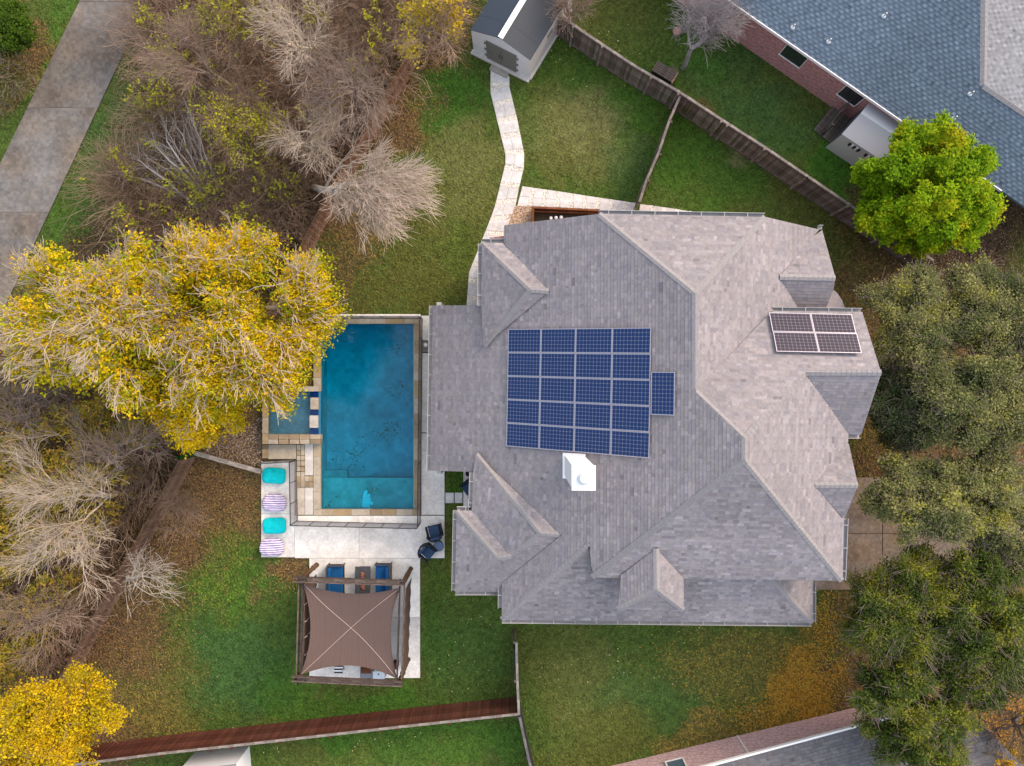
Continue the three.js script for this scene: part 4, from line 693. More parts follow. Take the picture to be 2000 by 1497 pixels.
// ---------------------------------------------------------------- lounge set under the pergola
const sofaBlue = M(C(.014, .11, .31), { map: T_weave, roughness: .85 }), slate = M(C(.075, .08, .095), { roughness: .55, map: T_grain });
function sofa() {
  const o = new THREE.Group(), w = .80, d = 1.5;
  mesh('seat_frame', at(rbox(w, .16, d, .02), 0, .22, 0), wicker, o);
  for (const s of [-1, 1]) mesh('seat_cushion', at(rbox(w - .12, .15, d / 2 - .05, .05, 3), .04, .38, s * (d / 4 - .03)), sofaBlue, o);
  for (const s of [-1, 1]) mesh('back_cushion', at(rbox(.17, .42, d / 2 - .06, .06, 3), -w / 2 + .15, .6, s * (d / 4 - .03)), sofaBlue, o);
  mesh('backrest', at(rbox(.06, .56, d, .02), -w / 2 + .03, .52, 0), slate, o);
  for (const s of [-1, 1]) mesh('arm', at(rbox(w, .05, .07, .015), 0, .56, s * (d / 2)), slate, o);
  for (const [x, z] of [[-1, -1], [1, -1], [-1, 1], [1, 1]]) mesh('leg', at(uvBox(.045, .58, .045), x * (w / 2 - .02), .29, z * (d / 2 + .01)), slate, o);
  return o;
}
{
  const a = sofa(), b = a.clone();
  for (const [o, x, y, l, f] of [[a, 656, 1133, 'blue cushioned sofa by the rough pergola post above the brown lawn', 0], [b, 749, 1131, 'blue cushioned sofa on the house side of the fire table', Math.PI]]) { o.name = numbered('outdoor_sofa'); o.userData = { label: l, category: 'sofa', group: 'blue sofas facing over the fire table' }; o.position.copy(P(x, y, .4)).setY(.1); o.rotation.y = f; scene.add(o); }
  const t = thing('fire_table', 'slate-grey fire table with a reddish burner strip between blue sofas', 'fire table', P(709, 1133, .6).setY(.1));
  mesh('table_top', at(rbox(.76, .06, 1.35, .015), 0, .58, 0), slate, t); mesh('base', at(rbox(.55, .55, 1.1, .02), 0, .275, 0), M(C(.05, .05, .055)), t);
  const tr = mesh('burner_tray', at(uvBox(.22, .03, .9), 0, .612, .02), M(C(.05, .035, .03)), t); const r = rng(3), gs = []; for (let k = 0; k < 120; k++) { const e = new THREE.IcosahedronGeometry(.022 + r() * .018, 0); e.rotateX(r() * 6); e.translate((r() - .5) * .18, .635, .02 + (r() - .5) * .84); gs.push(e); } mesh('lava_rocks', mergeGeometries(gs), M(C(.30, .13, .09)), tr, true);
}
// ---------------------------------------------------------------- pergola, shade sail, side curtains
const PH = 2.7, timber = wm([.135, .105, .095], [.175, .14, .125], [.10, .085, .085], [.22, .175, .155]), barkPost = M(C(.19, .115, .065), { map: T_wood, bumpMap: T_wood, bumpScale: .02 });
{
  const tops = { NW: [589, 1131], NE: [787, 1139], SE: [781, 1330], SW: [580, 1325] };
  const g = thing('pergola', 'heavy weathered timber pergola frame standing on the patio', 'pergola', P(700, 1215).setY(0)), o = g.position, q = (x, y, h) => P(x, y, h).sub(o);
  for (const k of Object.keys(tops)) {                 // knobbly log posts
    const t = q(...tops[k], PH - .05), pts = []; const r = rng(k.charCodeAt(0) * 7 + k.charCodeAt(1)); for (let i = 0; i <= 14; i++) pts.push(new THREE.Vector2(.105 + (r() - .5) * .035 + (i % 3 === 0 ? .014 : 0), i / 14 * (PH - .1)));
    const e = new THREE.LatheGeometry(pts, 10); const pa = e.attributes.position; for (let i = 0; i < pa.count; i++) pa.setX(i, pa.getX(i) * (1 + .25 * (vnoise(pa.getY(i) * 6, i % 11) - .5))); e.computeVertexNormals(); e.translate(t.x, .1, t.z); mesh('post', e, barkPost, g);
  }
  const beam = (x0, y0, x1, y1, h, m) => mesh('beam', bar(q(x0, y0, h), q(x1, y1, h), .055, .2), m, g);
  beam(574, 1128, 790, 1135, PH, timber[0]); beam(573, 1136, 791, 1143, PH, timber[3]);
  beam(571, 1322, 785, 1332, PH, timber[1]); beam(570, 1330, 786, 1340, PH, timber[3]);
  beam(584.5, 1124, 579, 1336, PH - .205, timber[3]); beam(592, 1124, 586, 1336, PH - .205, timber[2]);
  beam(781, 1132, 775, 1338, PH - .205, timber[2]); beam(790, 1134, 784, 1338, PH - .205, timber[3]);
  const bk = (a, b) => { const A = q(...a, PH + .02), B = q(...b, PH + .02); mesh('cross_block', bar(A, B, .14, .06), timber[2], g); };
  bk([582, 1132], [598, 1132.5]); bk([779, 1138.5], [790, 1139]); bk([580, 1326], [596, 1327]); bk([765, 1334.5], [784, 1335.5]);
  mesh('plank', bar(q(600, 1133, PH + .09), q(780, 1138, PH + .09), .16, .03), timber[1], g); mesh('plank', bar(q(598, 1328, PH + .09), q(770, 1335, PH + .09), .16, .03), timber[0], g);
}
{
  const h = PH - .25, c = [[590, 1138], [783, 1148], [776, 1327], [585, 1320]].map(a => P(...a, h)), m = [[683, 1160], [763.5, 1230], [683, 1301], [606, 1232]].map(a => P(...a, h - .12));
  const ctr = c.reduce((a, p) => a.add(p), new V3()).multiplyScalar(.25), cv = (a, b, mid, t) => { const k = mid.clone().multiplyScalar(2).addScaledVector(a, -.5).addScaledVector(b, -.5); return a.clone().multiplyScalar((1 - t) * (1 - t)).addScaledVector(k, 2 * t * (1 - t)).addScaledVector(b, t * t); };
  const patch = (u, v) => { const T = cv(c[0], c[1], m[0], u), B = cv(c[3], c[2], m[2], u), L = cv(c[0], c[3], m[3], v), Rr = cv(c[1], c[2], m[1], v); const bl = c[0].clone().multiplyScalar((1 - u) * (1 - v)).addScaledVector(c[1], u * (1 - v)).addScaledVector(c[2], u * v).addScaledVector(c[3], (1 - u) * v); const p = T.multiplyScalar(1 - v).addScaledVector(B, v).addScaledVector(L, 1 - u).addScaledVector(Rr, u).sub(bl); p.y += -.10 * Math.sin(Math.PI * u) * Math.sin(Math.PI * v) + .025 * (vnoise(u * 5, v * 5) - .5); return p; };
  const n = 36, pos = [], uv = [], idx = []; for (let j = 0; j <= n; j++) for (let i = 0; i <= n; i++) { const p = patch(i / n, j / n).sub(ctr); pos.push(p.x, p.y, p.z); uv.push(i / n * 5, j / n * 5); } for (let j = 0; j < n; j++) for (let i = 0; i < n; i++) { const a = j * (n + 1) + i; idx.push(a, a + n + 1, a + 1, a + 1, a + n + 1, a + n + 2); }
  const e = new THREE.BufferGeometry(); e.setAttribute('position', new THREE.Float32BufferAttribute(pos, 3)); e.setAttribute('uv', new THREE.Float32BufferAttribute(uv, 2)); e.setIndex(idx); e.computeVertexNormals();
  const g = thing('shade_sail', 'square mocha shade sail with crossing seams stretched inside the pergola', 'shade sail', ctr);
  const strT = tex(256, 64, (u, v, i, j) => g3(.82 + .16 * (hash(i, 3) - .5) + .08 * (hash(i, j) - .5)));
  mesh('cloth', e, M(C(.175, .122, .108), { map: strT, roughness: .95, side: THREE.DoubleSide }), g);
  for (const f of [t => patch(t, t), t => patch(1 - t, t)]) { const s = new TubeSoup(); for (let k = 0; k < 24; k++) { const a = f(k / 24).sub(ctr), b = f((k + 1) / 24).sub(ctr); a.y += .012; b.y += .012; s.add(a, b, .014, .014, 5); } mesh('seam', s.build(), M(C(.42, .33, .29)), g); }
  c.forEach((p, i) => { const far = P(...[[587, 1133], [788, 1142], [782, 1332], [581, 1327]][i], h + .05).sub(ctr); const s = new TubeSoup(); s.add(p.clone().sub(ctr), far, .008, .008, 6); mesh('corner_cord', s.build(), mats.offwhite, g); });
}
{
  const curtain = (label, a, b, drop, seed) => { const A = P(...a, PH - .32), B = P(...b, PH - .32), d = B.clone().sub(A), L = d.length(), n = 60, m = 6, pos = [], idx = [], g = thing('side_curtain', label, 'curtain', A.clone(), 0, 'brown curtains of the pergola'); const nn = new V3(-d.z, 0, d.x).normalize(); d.normalize();
    for (let j = 0; j <= m; j++) for (let i = 0; i <= n; i++) { const s = i / n * L, w = Math.sin(s * 9 + seed) * .008 * (1 + j / m); const p = d.clone().multiplyScalar(s).addScaledVector(nn, w); pos.push(p.x, -j / m * drop, p.z); }
    for (let j = 0; j < m; j++) for (let i = 0; i < n; i++) { const q = j * (n + 1) + i; idx.push(q, q + n + 1, q + 1, q + 1, q + n + 1, q + n + 2); } const e = new THREE.BufferGeometry(); e.setAttribute('position', new THREE.Float32BufferAttribute(pos, 3)); e.setIndex(idx); e.computeVertexNormals(); mesh('cloth', e, M(C(.11, .075, .062), { side: THREE.DoubleSide, roughness: .95 }), g); return g; };
  const w = curtain('brown curtain with pale battens on the lawn side of the pergola', [594, 1146], [589, 1318], 2.2, 1);
  for (const y of [.22, .42, .6, .8]) { const L = P(594, 1146, PH).distanceTo(P(589, 1318, PH)); mesh('batten', at(uvBox(.03, .04, .03), .04, -.3, L * y), mats.offwhite, w); const s = new TubeSoup(); s.add(new V3(-.02, -.1, L * y), new V3(.10, -2.1, L * y), .018, .018, 6); mesh('batten', s.build(), M(C(.50, .42, .38)), w); }
  curtain('brown curtain hanging on the house side of the pergola', [792, 1150], [786, 1322], 1.9, 4);
}
// things at the far end of the pergola patio
{
  const g = thing('folding_stool', 'black and white striped folding stool at the end of the patio', 'stool', P(662, 1306, .4).setY(.1)); for (let k = 0; k < 5; k++) mesh('strap', at(uvBox(.42, .015, .075), 0, .42, -.16 + k * .08), k % 2 ? mats.white : mats.black, g); for (const s of [-1, 1]) { const t = new TubeSoup(); t.add(new V3(s * .2, 0, -.18), new V3(s * .2, .41, .18), .012, .012, 6); t.add(new V3(s * .2, 0, .18), new V3(s * .2, .41, -.18), .012, .012, 6); mesh('leg_frame', t.build(), mats.darkmetal, g); }
  const c = thing('outdoor_cabinet', 'grey outdoor cabinet with a red-brown timber flap on the patio', 'cabinet', P(716, 1312, .8).setY(.1)); mesh('body', at(rbox(.62, .82, .5, .02), 0, .41, .05), M(C(.19, .20, .23)), c); mesh('flap', at(rbox(.5, .03, .34, .01).rotateX(.15), .0, .86, -.12), wm([.20, .075, .04])[0], c); mesh('handle', at(rbox(.2, .03, .03, .01), 0, .6, -.22), mats.darkmetal, c);
  const k = thing('grill', 'pale steel lidded grill beside the grey outdoor cabinet', 'grill', P(741, 1316, .8).setY(.1)); mesh('lid', at(rbox(.62, .18, .42, .06, 3), 0, .84, 0), M(C(.50, .54, .60), { roughness: .4, metalness: .2 }), k); mesh('body', at(rbox(.58, .75, .4, .02), 0, .375, 0), M(C(.22, .23, .25)), k); mesh('handle', at(rbox(.4, .03, .03, .01), 0, .86, -.24), mats.white, k); mesh('gauge', at(new THREE.CylinderGeometry(.035, .035, .02, 16), 0, .94, -.05), mats.darkmetal, k);
  const b = thing('timber_post_box', 'small dark red timber box by the pergola corner', 'box', P(772, 1300, .4).setY(.1)); mesh('body', at(rbox(.26, .4, .3, .02), 0, .2, 0), wm([.13, .05, .035])[0], b); mesh('lid', at(rbox(.3, .03, .34, .01), 0, .415, 0), wm([.18, .08, .05])[0], b);
}
// pool cleaner resting on the shelf
{
  const g = thing('pool_cleaner', 'bright cyan fan-shaped leaf net lying on the shallow pool shelf', 'pool net', P(706, 980, -.3).setY(-.8)), cm = M(C(.10, .74, .95), { roughness: .7, side: THREE.DoubleSide });
  for (let k = 0; k < 6; k++) { const a = -1.3 + k * .5, L = .42 + .12 * ((k * 7) % 3) / 2, sh = new THREE.Shape(); sh.moveTo(0, 0); sh.quadraticCurveTo(L * .5, -.13, L, -.07); sh.quadraticCurveTo(L * 1.08, 0, L, .08); sh.quadraticCurveTo(L * .5, .12, 0, 0); const e = new THREE.ShapeGeometry(sh, 8), pa = e.attributes.position; for (let i = 0; i < pa.count; i++) pa.setZ(i, .05 + .07 * Math.sin(pa.getX(i) * 9 + k) * pa.getX(i) + k * .006); e.rotateX(-Math.PI / 2); e.rotateY(a); e.computeVertexNormals(); mesh('net_fold', e, cm, g); }
  mesh('frame_rim', at(new THREE.TorusGeometry(.1, .015, 6, 20).rotateX(Math.PI / 2), 0, .06, 0), cm, g);
}
{ const g = thing('lean_to_box', 'dark slatted bin with tan edge against the weathered fence', 'bin', P(1292, 152)); const d = P(1310, 163).sub(P(1272, 140)), yaw = Math.atan2(-d.z, d.x); mesh('body', at(rbox(1.1, .7, .55, .02), 0, .35, 0), M(C(.03, .03, .032)), g); for (let k = 0; k < 5; k++) mesh('lid_slat', at(uvBox(1.14, .03, .1), 0, .72 + (k % 2) * .004, -.24 + k * .115), fenceGrey[3], g); mesh('edge_board', at(uvBox(.06, .74, .6), .6, .37, 0), fenceTan[4], g); g.rotation.y = yaw; }
{ const g = thing('clay_pot', 'round pinkish clay pot near the bare grey tree', 'pot', P(1320, 66)); mesh('pot_body', new THREE.LatheGeometry([[0, 0], [.13, 0], [.19, .16], [.2, .3], [.17, .34], [.15, .3], [0, .29]].map(a => new THREE.Vector2(...a)), 24), M(C(.42, .22, .19)), g); mesh('rim', at(new THREE.TorusGeometry(.18, .022, 8, 24).rotateX(Math.PI / 2), 0, .33, 0), M(C(.48, .26, .22)), g); }

// ---------------------------------------------------------------- trees
function leafCluster(n, R, size, seed) {               // a spray of n folded leaves
  const r = rng(seed), pos = [], idx = [];
  for (let k = 0; k < n; k++) {
    const c = new V3(gauss(r), gauss(r) * .6, gauss(r)).multiplyScalar(R * .8), q = new THREE.Quaternion().setFromEuler(new THREE.Euler((r() - .5) * 1.7, r() * 6.28, (r() - .5) * 1.7)), s = size * (.7 + .6 * r());
    const p = [[0, 0, 0], [.34, .06, .42], [0, 0, 1], [-.34, .06, .42]].map(a => new V3(...a).multiplyScalar(s).applyQuaternion(q).add(c)), o = pos.length / 3;
    p.forEach(v => pos.push(v.x, v.y, v.z)); idx.push(o, o + 1, o + 2, o, o + 2, o + 3);
  }
  let g = new THREE.BufferGeometry(); g.setAttribute('position', new THREE.Float32BufferAttribute(pos, 3)); g.setIndex(idx); g = g.toNonIndexed(); g.computeVertexNormals(); return g;
}
const leafMat = new THREE.MeshPhysicalMaterial({ color: 0xffffff, roughness: .9, transmission: .25, thickness: 0, specularIntensity: .12, side: THREE.DoubleSide });
function skeleton(root, fork, targets, bf, r) {        // greedy branching: every target joins where wire length + path length is least
  const nodes = [{ p: root, par: -1, L: 0 }]; let prev = 0;
  const nT = Math.max(2, Math.ceil(root.distanceTo(fork) / .6)); for (let i = 1; i <= nT; i++) { const t = i / nT, p = root.clone().lerp(fork, t); p.x += Math.sin(t * 3.1) * .12 * (r() - .3); p.z += Math.sin(t * 3.1) * .12 * (r() - .3); nodes.push({ p, par: prev, L: nodes[prev].L + nodes[prev].p.distanceTo(p) }); prev = nodes.length - 1; }
  const N = targets.length, best = new Float64Array(N).fill(1e9), who = new Int32Array(N).fill(-1), done = new Uint8Array(N);
  const upd = k => { const nd = nodes[k]; for (let i = 0; i < N; i++) if (!done[i]) { const t = targets[i], dx = t.x - nd.p.x, dy = t.y - nd.p.y, dz = t.z - nd.p.z, d = Math.sqrt(dx * dx + dy * dy + dz * dz), c = d + bf * nd.L + (dy < 0 ? -dy * .5 : 0); if (c < best[i]) { best[i] = c; who[i] = k; } } };
  for (let k = Math.floor(nT * .55); k < nodes.length; k++) upd(k);
  for (let it = 0; it < N; it++) {
    let b = -1, bv = 1e9; for (let i = 0; i < N; i++) if (!done[i] && best[i] < bv) { bv = best[i]; b = i; } if (b < 0) break; done[b] = 1;
    let par = who[b]; const a = nodes[par].p, t = targets[b], d = a.distanceTo(t), n = Math.min(6, Math.ceil(d / .45)), s0 = nodes.length;
    for (let i = 1; i <= n; i++) { const f = i / n, p = a.clone().lerp(t, f); if (i < n) { p.x += (r() - .5) * .16 * Math.min(1, d); p.y += Math.sin(f * Math.PI) * .06 * d + (r() - .5) * .08; p.z += (r() - .5) * .16 * Math.min(1, d); } nodes.push({ p, par, L: nodes[par].L + nodes[par].p.distanceTo(p), tip: i === n }); par = nodes.length - 1; }
    for (let k = s0; k < nodes.length; k++) upd(k);
  }
  return nodes;
}
function buildWood(nodes, tipR, exp, maxR) {
  const A = new Float64Array(nodes.length); const kids = new Int32Array(nodes.length);
  for (let i = nodes.length - 1; i > 0; i--) { if (!A[i]) A[i] = Math.pow(tipR, exp); A[nodes[i].par] += A[i]; kids[nodes[i].par]++; }
  const rad = i => Math.min(maxR, Math.pow(A[i], 1 / exp)); const soup = new TubeSoup(), trunk = new TubeSoup();
  for (let i = 1; i < nodes.length; i++) { const ra = Math.min(rad(nodes[i].par), rad(i) * 1.35), rb = rad(i); (rb > .07 ? trunk : soup).add(nodes[nodes[i].par].p, nodes[i].p, ra, rb, rb > .07 ? 9 : rb > .02 ? 5 : 3); }
  return { soup, trunk, kids };
}
function tree(o) {
  // o: name label group base [px,py] h (top of crown) crown [px,py] rx,rz (m) ry (m), n targets, fork height, bark, leaves{...}, seed
  const r = rng(o.seed), base = P(o.base[0], o.base[1]); base.y = 0; const g = thing(o.name, o.label, o.cat || 'tree', base, 0, o.group);
  const cy = o.h - o.ry, cw = P(o.crown[0], o.crown[1], cy).sub(base), fork = o.fork ? P(...o.fork).sub(base) : new V3(cw.x * .55, cy * .5, cw.z * .55), T = [];
  const lumps = []; for (let i = 0; i < (o.lumps || 9); i++) lumps.push([r() * 6.28, .55 + .5 * r()]);
  let guard = 0;
  while (T.length < o.n && guard++ < o.n * 60) {
    const v = new V3(r() * 2 - 1, r() * 2 - 1, r() * 2 - 1), L = v.length(); if (L > 1) continue;
    const ang = Math.atan2(v.z, v.x); let lim = 1; const nse = .6 * vnoise(ang * 2.4 + o.seed, v.y * 1.5 + o.seed * .7) + .55 * vnoise(ang * 7 + o.seed * 2, v.y * 3); lim = (o.rag ?? .35) ? 1 - (o.rag ?? .35) * (1 - nse) : 1;
    if (L > lim) continue; if (o.shell && L < o.shell * lim && r() < .8) continue; if (v.y < (o.flat ?? -.5)) continue;
    if (o.holes && vnoise(v.x * 3.2 + o.seed, v.z * 3.2) < o.holes) continue;
    T.push(new V3(cw.x + v.x * o.rx, cw.y + v.y * o.ry, cw.z + v.z * o.rz));
  }
  const nodes = skeleton(new V3(0, -.05, 0), fork, T, o.bf ?? .35, r), { soup, trunk } = buildWood(nodes, o.tip ?? .008, o.exp ?? 2.3, o.maxR ?? .24);
  const tips = nodes.filter(q => q.tip).map(q => ({ p: q.p, d: q.p.clone().sub(nodes[q.par].p).normalize() }));
  if (o.twigs) for (const t of tips) for (let k = 0; k < o.twigs; k++) { let a = t.p, d = t.d.clone().add(new V3(gauss(r), gauss(r) * .5 + .15, gauss(r)).multiplyScalar(.6)).normalize(); for (let s = 0; s < 2; s++) { const b = a.clone().addScaledVector(d, (o.twigLen ?? .3) * (.5 + r()) * (s ? .7 : 1)); soup.add(a, b, (o.tip ?? .008) * .8, (o.tip ?? .008) * .55, 3); a = b; d.add(new V3(gauss(r), gauss(r), gauss(r)).multiplyScalar(.3)).normalize(); } }
  if (trunk.pos.length) mesh('trunk', trunk.build(), o.bark, g); mesh('branches', soup.build(), o.bark2 || o.bark, g);
  if (o.leaf) for (const lf of [].concat(o.leaf)) {
    const geo = leafCluster(lf.per || 6, lf.R || .16, lf.size || .1, o.seed + 3), im = new THREE.InstancedMesh(geo, lf.mat || leafMat, lf.count), m = new THREE.Matrix4(), q = new THREE.Quaternion(), c = new THREE.Color();
    const pick = lf.frac ? tips.filter(t => vnoise(t.p.x * .9 + o.seed, t.p.z * .9 + lf.frac) < lf.frac) : tips; const src = pick.length ? pick : tips;
    for (let i = 0; i < lf.count; i++) {
      const t = src[Math.floor(r() * src.length)], sp = lf.spread || .3, p = t.p.clone().add(new V3(gauss(r) * sp, gauss(r) * sp * .7 - (lf.drop || 0) * (.3 + .8 * r()), gauss(r) * sp));
      if (p.y + 0 < .1) p.y = .1;
      q.setFromEuler(new THREE.Euler((r() - .5) * .9, r() * 6.28, (r() - .5) * .9)); const s = .7 + .6 * r(); m.compose(p, q, new V3(s, s, s)); im.setMatrixAt(i, m);
      const zone = vnoise(p.x * 1.1 + o.seed * 3, p.z * 1.1), a = lf.cols[Math.min(lf.cols.length - 1, Math.floor(clamp(zone * .75 + r() * .42 - .08, 0, .999) * lf.cols.length))], k = .75 + .5 * r(); c.setRGB(a[0] * k, a[1] * k, a[2] * k); im.setColorAt(i, c);
    }
    im.name = 'crown'; im.userData.kind = 'stuff'; im.castShadow = im.receiveShadow = true; g.add(im);
  }
  return g;
}
const barkPale = M(C(.50, .42, .34)), barkGrey = M(C(.25, .20, .17)), barkTan = M(C(.29, .215, .165)), barkDark = M(C(.10, .08, .068)), barkBrown = M(C(.24, .17, .125)), barkWhite = M(C(.46, .42, .37));
const yCols = [[.40, .33, .010], [.55, .41, .008], [.66, .46, .007], [.70, .51, .010], [.62, .38, .008], [.32, .32, .012]], gyCols = [[.20, .25, .010], [.32, .33, .010], [.44, .40, .012]];
const OT = 'trees in the wood', YT = 'yellow-leaved trees', LO = 'evergreen oaks east of the house';
tree({ name: 'yellow_tree', label: 'big yellow autumn tree overhanging the spa and the pool', group: YT, base: [405, 640], crown: [452, 622], h: 9.6, ry: 2.2, rx: 4.95, rz: 4.5, n: 800, fork: [402, 600, 5.2], bark: barkPale, seed: 3, rag: .62, shell: .15, twigs: 3, twigLen: .34, tip: .014, exp: 1.95, bf: .8, maxR: .2, holes: .2, leaf: [{ count: 12500, per: 7, R: .18, size: .085, spread: .44, drop: 1.0, cols: yCols }, { count: 6000, per: 6, R: .17, size: .12, spread: .5, drop: 1.6, cols: gyCols }] });
tree({ name: 'yellow_tree', label: 'wide pale-limbed yellow tree beside the end of the concrete trail', group: YT, base: [262, 640], crown: [175, 625], h: 9.4, ry: 2.1, rx: 4.7, rz: 4.1, n: 700, fork: [258, 628, 5.0], bark: barkPale, seed: 5, rag: .62, shell: .15, twigs: 4, twigLen: .36, tip: .014, exp: 1.95, bf: .8, maxR: .2, holes: .22, leaf: [{ count: 9000, per: 7, R: .18, size: .085, spread: .44, drop: 1.0, cols: yCols }, { count: 6500, per: 6, R: .17, size: .11, spread: .55, drop: 1.5, cols: gyCols }] });
tree({ name: 'yellow_tree', label: 'yellow tree rising between brown fence and the end of red-brown fence', group: YT, base: [120, 1380], crown: [85, 1420], h: 7.2, ry: 1.9, rx: 3.6, rz: 3.5, n: 420, bark: barkBrown, seed: 7, rag: .8, shell: .3, twigs: 1, holes: .3, leaf: { count: 7800, per: 6, R: .16, size: .115, spread: .28, drop: .5, cols: [[.40, .33, .012], [.52, .40, .010], [.60, .42, .008], [.52, .34, .01], [.30, .27, .015]] } });
tree({ name: 'yellow_tree', label: 'lower golden tree between the spa and the green fence panel', group: YT, base: [395, 800], crown: [375, 800], h: 6.6, ry: 1.7, rx: 2.5, rz: 1.8, n: 340, bark: barkPale, seed: 9, rag: .7, shell: .25, twigs: 1, tip: .011, exp: 2.0, bf: .6, holes: .2, leaf: [{ count: 6500, per: 6, R: .17, size: .105, spread: .36, drop: .6, cols: yCols }] });
// bare trees
tree({ name: 'bare_tree', label: 'pale bare tree leaning over the tan fence onto the back lawn', group: OT, base: [600, 362], crown: [738, 372], h: 6.6, ry: 1.7, rx: 2.7, rz: 2.6, n: 950, fork: [672, 376, 4.2], bark: barkWhite, bark2: M(C(.54, .45, .38)), seed: 12, rag: .8, twigs: 3, twigLen: .42, tip: .0105, exp: 1.95, bf: .9, maxR: .17, holes: .25 });
const bare = (label, base, crown, h, rx, rz, ry, n, seed, bark, extra = {}) => tree({ name: 'bare_tree', label, group: OT, base, crown, h, ry: ry * 1.1, rx: rx * 1.12, rz: rz * 1.12, n: Math.round(n * .42), bark, seed, rag: .9, twigs: 3, twigLen: .40, tip: .0085, exp: 1.9, bf: .75, maxR: .16, holes: .34, ...extra });
bare('grey bare tree with a forked crown crossing the top of the tan fence', [700, 205], [690, 165], 7.6, 2.7, 2.5, 1.9, 1300, 14, barkGrey);
bare('bare tree with one thick whitish limb at the edge of the wood', [600, 130], [575, 45], 8.2, 2.0, 2.4, 1.8, 800, 15, barkPale, { fork: [590, 100, 5.0] });
bare('spindly bare tree between the pale leaning tree and the brush heap', [612, 280], [605, 262], 6.6, 1.7, 1.7, 1.5, 700, 16, barkPale);
bare('bare tree whose long stem reaches from the thicket towards the trail', [480, 190], [350, 95], 6.6, 1.8, 1.9, 1.2, 700, 17, barkTan, { fork: [410, 140, 4.2] });
bare('bare tree with some yellow leaves close to the slate-roofed shed', [828, 95], [840, 45], 6.6, 2.0, 1.9, 1.6, 800, 18, barkTan, { leaf: { count: 420, per: 5, R: .16, size: .12, spread: .3, drop: .3, frac: .45, cols: [[.5, .36, .02], [.42, .33, .03]] } });
bare('bare brownish tree deep in the wood near two whitish limbs', [480, 90], [455, 40], 7.0, 2.2, 2.0, 1.6, 800, 19, barkBrown, { leaf: { count: 260, per: 5, R: .14, size: .11, spread: .3, frac: .4, cols: [[.3, .3, .03], [.36, .34, .03]] } });
bare('thin bare tree dotted with yellow-green leaves above the brush heap', [500, 290], [470, 240], 6.4, 2.0, 1.8, 1.4, 700, 20, barkBrown, { leaf: { count: 380, per: 5, R: .13, size: .09, spread: .45, frac: .5, cols: [[.34, .36, .02], [.42, .40, .02]] } });
{
  const r = rng(21), base = P(432, 418); base.y = 0; const g = thing('dead_brush', 'heap of dead grey brush with long stems splayed towards the trail', 'dead tree', base), bm = [M(C(.34, .30, .275)), M(C(.25, .215, .195)), M(C(.44, .41, .39))];
  for (let k = 0; k < 17; k++) {
    const fx = k / 16, ex = lerp(262, 400, Math.pow(fx, 1.3)) + gauss(r) * 10, ey = lerp(335, 215, fx) + gauss(r) * 14, soup = new TubeSoup(), h1 = .9 + r() * 2.1, e = P(ex, ey, h1).sub(base), s0 = P(432 + gauss(r) * 14, 418 + gauss(r) * 9, .3 + r() * .5).sub(base); let prev = s0, w = .05 + r() * .055; const n = 8;
    for (let i = 1; i <= n; i++) { const f = i / n, p = s0.clone().lerp(e, f).add(new V3(gauss(r) * .05, Math.sin(f * 3.1) * .25 + gauss(r) * .04, gauss(r) * .05)); soup.add(prev, p, w * (1 - .75 * (f - 1 / n)), w * (1 - .75 * f), 6); if (i > 2) for (let q = 0; q < 3; q++) { const d = p.clone().sub(prev).normalize().add(new V3(gauss(r), gauss(r) * .6, gauss(r)).multiplyScalar(.8)).normalize(), L = .35 + r() * .8, m1 = p.clone().addScaledVector(d, L); soup.add(p, m1, .011, .006, 3); for (let t = 0; t < 2; t++) soup.add(p.clone().lerp(m1, .5 + .4 * t), m1.clone().add(new V3(gauss(r), gauss(r) * .5, gauss(r)).multiplyScalar(.3)), .006, .004, 3); } prev = p; }
    mesh('stem', soup.build(), bm[k % 3], g);
  }
}
bare('bare tree with long pale limbs spreading over the olive thicket', [235, 960], [110, 960], 7.4, 3.3, 2.6, 1.6, 900, 22, barkPale, { fork: [200, 972, 4.6], bf: .7 });
bare('grey bare tree leaning over the brown fence near the green panel', [262, 905], [225, 880], 7.0, 2.3, 2.0, 1.5, 700, 23, barkGrey, { fork: [222, 920, 4.4] });
bare('slim bare tree with white forks beside the brown fence', [170, 1040], [120, 1085], 7.0, 2.5, 2.1, 1.5, 750, 24, barkPale, { bf: .65 });
bare('small bare tree sending two white branches over the brown fence', [245, 1125], [290, 1130], 4.6, 1.3, 1.3, 1.1, 260, 25, barkWhite, { fork: [248, 1128, 2.6], tip: .009 });
bare('small twiggy bare tree over the littered lawn by the brown fence', [325, 990], [350, 1000], 3.8, 1.0, 1.1, 1.0, 380, 26, barkBrown);
bare('bare tree standing near the dark gap above the corner yellow tree', [95, 1190], [70, 1210], 7.0, 2.5, 2.0, 1.6, 750, 27, barkTan);
bare('bare tree half hidden below the wide pale-limbed yellow tree', [60, 820], [25, 800], 7.4, 2.6, 2.6, 1.6, 800, 28, barkGrey, { fork: [45, 820, 4.6] });
bare('small tan bare tree behind the slate-roofed shed', [1110, 55], [1118, 5], 4.2, 1.5, 1.2, 1.2, 500, 29, barkTan);
bare('leafless grey tree with a whitish slanting trunk by the brick house', [1333, 134], [1385, 42], 4.6, 1.7, 1.5, 1.3, 1100, 30, M(C(.28, .26, .27)), { fork: [1350, 95, 2.2], maxR: .1, bf: .4, twigs: 4, holes: .15 });
bare('dark bare tree with a few orange leaves below the green oaks', [2010, 1395], [1965, 1425], 5.0, 2.0, 1.9, 1.3, 600, 31, barkDark, { leaf: { count: 420, per: 5, R: .15, size: .12, spread: .3, frac: .4, cols: [[.5, .28, .03], [.5, .36, .03]] } });
